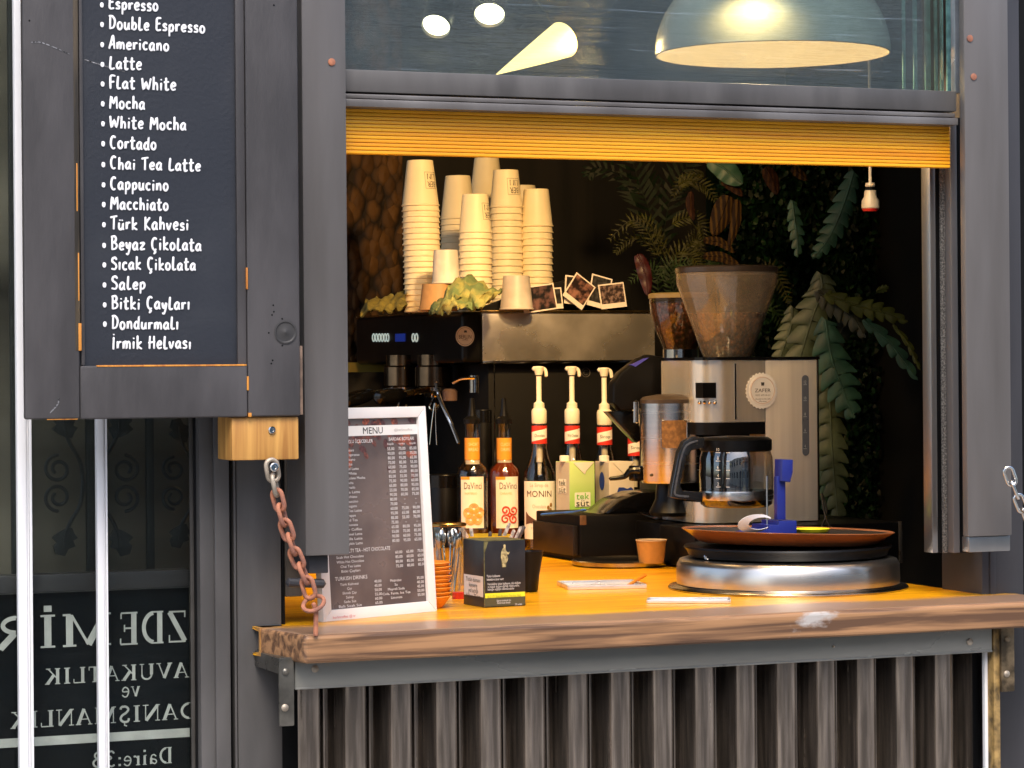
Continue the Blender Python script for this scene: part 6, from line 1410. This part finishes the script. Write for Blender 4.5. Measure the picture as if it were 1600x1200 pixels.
FERN = {'pale': mat('pale_fern', (.075, .105, .06), .5, var=.2, vscale=25), 'teal': mat('teal_fern', (.03, .10, .07), .5, var=.2, vscale=25), 'olive': mat('olive_fern', (.07, .09, .010), .5, var=.2, vscale=25), 'grey': mat('grey_fern', (.05, .06, .038), .5, var=.25, vscale=25), 'deep': mat('deep_fern', (.03, .085, .05), .5, var=.2, vscale=25)}
t6 = 6.5
hp = thing('staghorn_plant', 'hanging artificial plant with pale and teal lobed leaves right of the coffee maker', 'plant', P(1300, 470, t6))
for path, w_, nl, mm, dt in (
    ([(1282, 428), (1284, 455), (1268, 500), (1250, 560), (1246, 575)], 27, 7, 'pale', 0), ([(1238, 480), (1236, 510), (1224, 545), (1214, 572)], 18, 5, 'pale', .1),
    ([(1278, 455), (1300, 472), (1330, 492), (1352, 528)], 20, 5, 'grey', -.05), ([(1290, 460), (1340, 478), (1380, 488), (1418, 503)], 15, 5, 'olive', -.08),
    ([(1290, 500), (1300, 560), (1318, 610), (1334, 654)], 29, 5, 'teal', -.06), ([(1284, 540), (1296, 620), (1300, 700), (1306, 770), (1312, 830)], 24, 11, 'pale', .05),
    ([(1296, 560), (1292, 640), (1290, 720), (1288, 800)], 17, 9, 'deep', .12), ([(1350, 500), (1385, 530), (1410, 560), (1434, 594)], 12, 3, 'teal', -.1),
    ([(1396, 508), (1418, 535), (1430, 560), (1438, 578)], 5, 3, 'olive', -.12), ([(1295, 470), (1320, 500), (1310, 530), (1318, 540)], 14, 4, 'grey', .1), ([(1370, 455), (1388, 448)], 6, 2, 'olive', 0)):
    q = MB().use(FERN[mm]); lobed(q, [P(px, py, t6+dt) for px, py in path], M(w_*1.1, t6), nl+2, .68); q.build('leaf', hp, sm=70)
q = MB().use(FERN['deep']); q.tube(smooth([P(1300, 440, t6+.3), P(1284, 440, t6+.12), P(1282, 470, t6+.1), P(1290, 540, t6+.08)], 5), .006, 8); q.build('stem', hp)
for path, w_, nl, mm, lab in (([(1334, 268), (1318, 320), (1296, 370), (1270, 404)], 20, 7, 'teal', 'long teal lobed leaf high on the hedge left of the lamp socket'), ([(1238, 314), (1242, 345), (1246, 375), (1246, 402)], 13, 4, 'teal', 'small teal lobed leaf on the hedge under the striped leaf'), ([(1108, 250), (1130, 262), (1146, 276), (1160, 288)], 18, 1, 'teal', 'smooth pale leaf tip hanging just below the shutter')):
    b = P(*path[0], t6+.1); o = thing('wall_leaf', lab, 'leaf', b); q = MB().use(FERN[mm]); lobed(q, [P(px, py, t6+.1) for px, py in path], M(w_, t6), nl+2 if nl > 1 else 1, .62 if nl > 1 else .03); q.build('blade', o, sm=70)
def pinnate(mb, path, ll, n, w0=.0018):
    pts = smooth(path, 8); m_ = len(pts); nrm = Vector((-SN, -CS, .15))
    mb.tube(pts, lambda u: .0016*(1-.6*u), 5)
    for i in range(n):
        u = (i+.5)/n; f_ = u*(m_-1); j = int(f_); p = pts[j]+(pts[min(m_-1, j+1)]-pts[j])*(f_-j); d = (pts[min(m_-1, j+1)]-pts[max(0, j-1)]).normalized(); sd_ = d.cross(nrm).normalized()
        l_ = ll*math.sin(math.pi*min(1, .18+.78*u))**.6
        for sg in (-1, 1):
            e = p+(sd_*sg*.85+d*.6+nrm*random.uniform(-.25, .15))*l_; md = p+(e-p)*.5+nrm*.06*l_; wv = d*(w0+l_*.045)
            a = mb.verts([p-wv*.5, md-wv, e, md+wv, p+wv*.5]); mb.face(a)
PALM = {'olive': mat('olive_palm', (.034, .036, .004), .5, spec=.12, var=.3, vscale=30), 'green': mat('green_palm', (.012, .032, .006), .5, spec=.12, var=.3, vscale=30), 'dark': mat('dark_palm', (.004, .012, .004), .5, spec=.08, var=.3, vscale=30)}
t7 = 6.75
fp = thing('fern_plant', 'olive feathery fern behind the grinder hoppers', 'plant', P(1040, 440, t7))
random.seed(9)
for path, ll, n, mm in (
    ([(1030, 400), (1010, 360), (985, 345), (952, 375)], 17, 16, 'olive'), ([(1028, 400), (1000, 370), (975, 380), (962, 395)], 15, 14, 'olive'), ([(1040, 400), (1015, 350), (1000, 345)], 16, 12, 'olive'),
    ([(1035, 420), (1020, 380), (1010, 372), (996, 376)], 14, 12, 'green'), ([(1060, 420), (1035, 380), (1025, 365), (1032, 385)], 15, 12, 'olive'), ([(1050, 350), (1075, 340), (1095, 350), (1100, 375)], 18, 16, 'olive'),
    ([(1050, 420), (1075, 385), (1090, 375), (1098, 400)], 20, 16, 'olive'), ([(1040, 430), (1060, 395), (1080, 400), (1095, 420)], 22, 18, 'olive'), ([(1030, 470), (1025, 430), (1010, 420), (985, 440)], 18, 16, 'green'),
    ([(1045, 470), (1050, 430), (1040, 415), (1026, 440)], 18, 16, 'green'), ([(1060, 470), (1048, 440), (1055, 415), (1080, 410)], 18, 15, 'green'), ([(1060, 290), (1075, 282), (1100, 290), (1118, 312)], 17, 15, 'olive'),
    ([(1100, 270), (1085, 275), (1065, 285), (1052, 306)], 15, 14, 'olive'), ([(1190, 430), (1205, 420), (1220, 440), (1232, 470)], 18, 14, 'olive'), ([(1185, 490), (1205, 480), (1220, 500), (1228, 520)], 16, 12, 'green'), ([(1080, 440), (1100, 410), (1112, 408), (1120, 430)], 16, 12, 'green')):
    q = MB().use(PALM[mm]); q.fix = False; dt = random.uniform(-.1, .12); pinnate(q, [P(px, py, t7+dt) for px, py in path], M(ll, t7), n); q.build('frond', fp, sm=0)
pp = thing('palm_plant', 'dark palm with long leaflets high behind the cup stacks', 'plant', P(1000, 350, 6.95))
for path, ll, n in (([(1030, 400), (1015, 330), (1000, 290), (985, 240)], 45, 13), ([(1035, 380), (1045, 320), (1060, 280), (1080, 250)], 38, 12), ([(1000, 300), (960, 270), (930, 262), (918, 275)], 22, 10)):
    q = MB().use(PALM['dark']); q.fix = False; pinnate(q, [P(px, py, 6.95) for px, py in path], M(ll, 6.95), n, .004); q.build('frond', pp, sm=0)
def striped(name, ca, cb_, st):
    m = bpy.data.materials.new(name); m.use_nodes = True; nt = m.node_tree; b = nt.nodes['Principled BSDF']; b.inputs['Roughness'].default_value = .7; b.inputs['Specular IOR Level'].default_value = .15
    tc = _n(nt, 'ShaderNodeTexCoord'); wv = _n(nt, 'ShaderNodeTexWave'); wv.inputs['Scale'].default_value = st; wv.inputs['Distortion'].default_value = .8; wv.inputs['Detail'].default_value = 3; nt.links.new(tc.outputs['Object'], wv.inputs['Vector'])
    rp = _n(nt, 'ShaderNodeValToRGB'); rp.color_ramp.elements[0].position = .45; rp.color_ramp.elements[1].position = .9; rp.color_ramp.elements[0].color = (*ca, 1); rp.color_ramp.elements[1].color = (*cb_, 1)
    nt.links.new(wv.outputs['Fac'], rp.inputs[0]); nt.links.new(rp.outputs[0], b.inputs['Base Color']); return m
CRO = striped('striped_croton', (.010, .004, .002), (.05, .027, .005), 28); CRR = striped('red_croton', (.012, .003, .002), (.03, .011, .003), 30)
def blade(mb, path, w_):
    lobed(mb, path, w_, 1, .02, .3)
cpn = thing('croton_plant', 'croton with red brown leaves striped in yellow, behind the conical hopper', 'plant', P(1130, 350, 6.7))
for path, w_, mm in (([(1138, 306), (1128, 335), (1114, 368)], 21, CRO), ([(1152, 312), (1150, 345), (1138, 388)], 10, CRO), ([(1128, 282), (1146, 292), (1160, 306)], 10, CRR), ([(1100, 375), (1125, 378), (1148, 395)], 9, CRO), ([(1196, 262), (1206, 280), (1214, 304)], 14, CRR), ([(1238, 262), (1248, 270), (1262, 282)], 10, CRO), ([(1100, 400), (1130, 402), (1160, 420)], 10, CRO), ([(1080, 300), (1078, 320), (1084, 345)], 8, CRR)):
    q = MB().use(mm); blade(q, [P(px, py, 6.62) for px, py in path], M(w_*.8, 6.62)); q.build('leaf', cpn, sm=70)
q = MB().use(mat('dark_red_bract', (.04, .004, .006), .35, var=.3)); b = P(1006, 440, 6.5); lobed(q, [P(996, 398, 6.5), P(1004, 415, 6.5), P(1010, 440, 6.5), P(1012, 462, 6.5)], M(11, 6.5), 1, .02)
tag(q.build('bract', loc=b, sm=70), 'dark red pointed leaf standing between photos and round hopper', 'leaf')
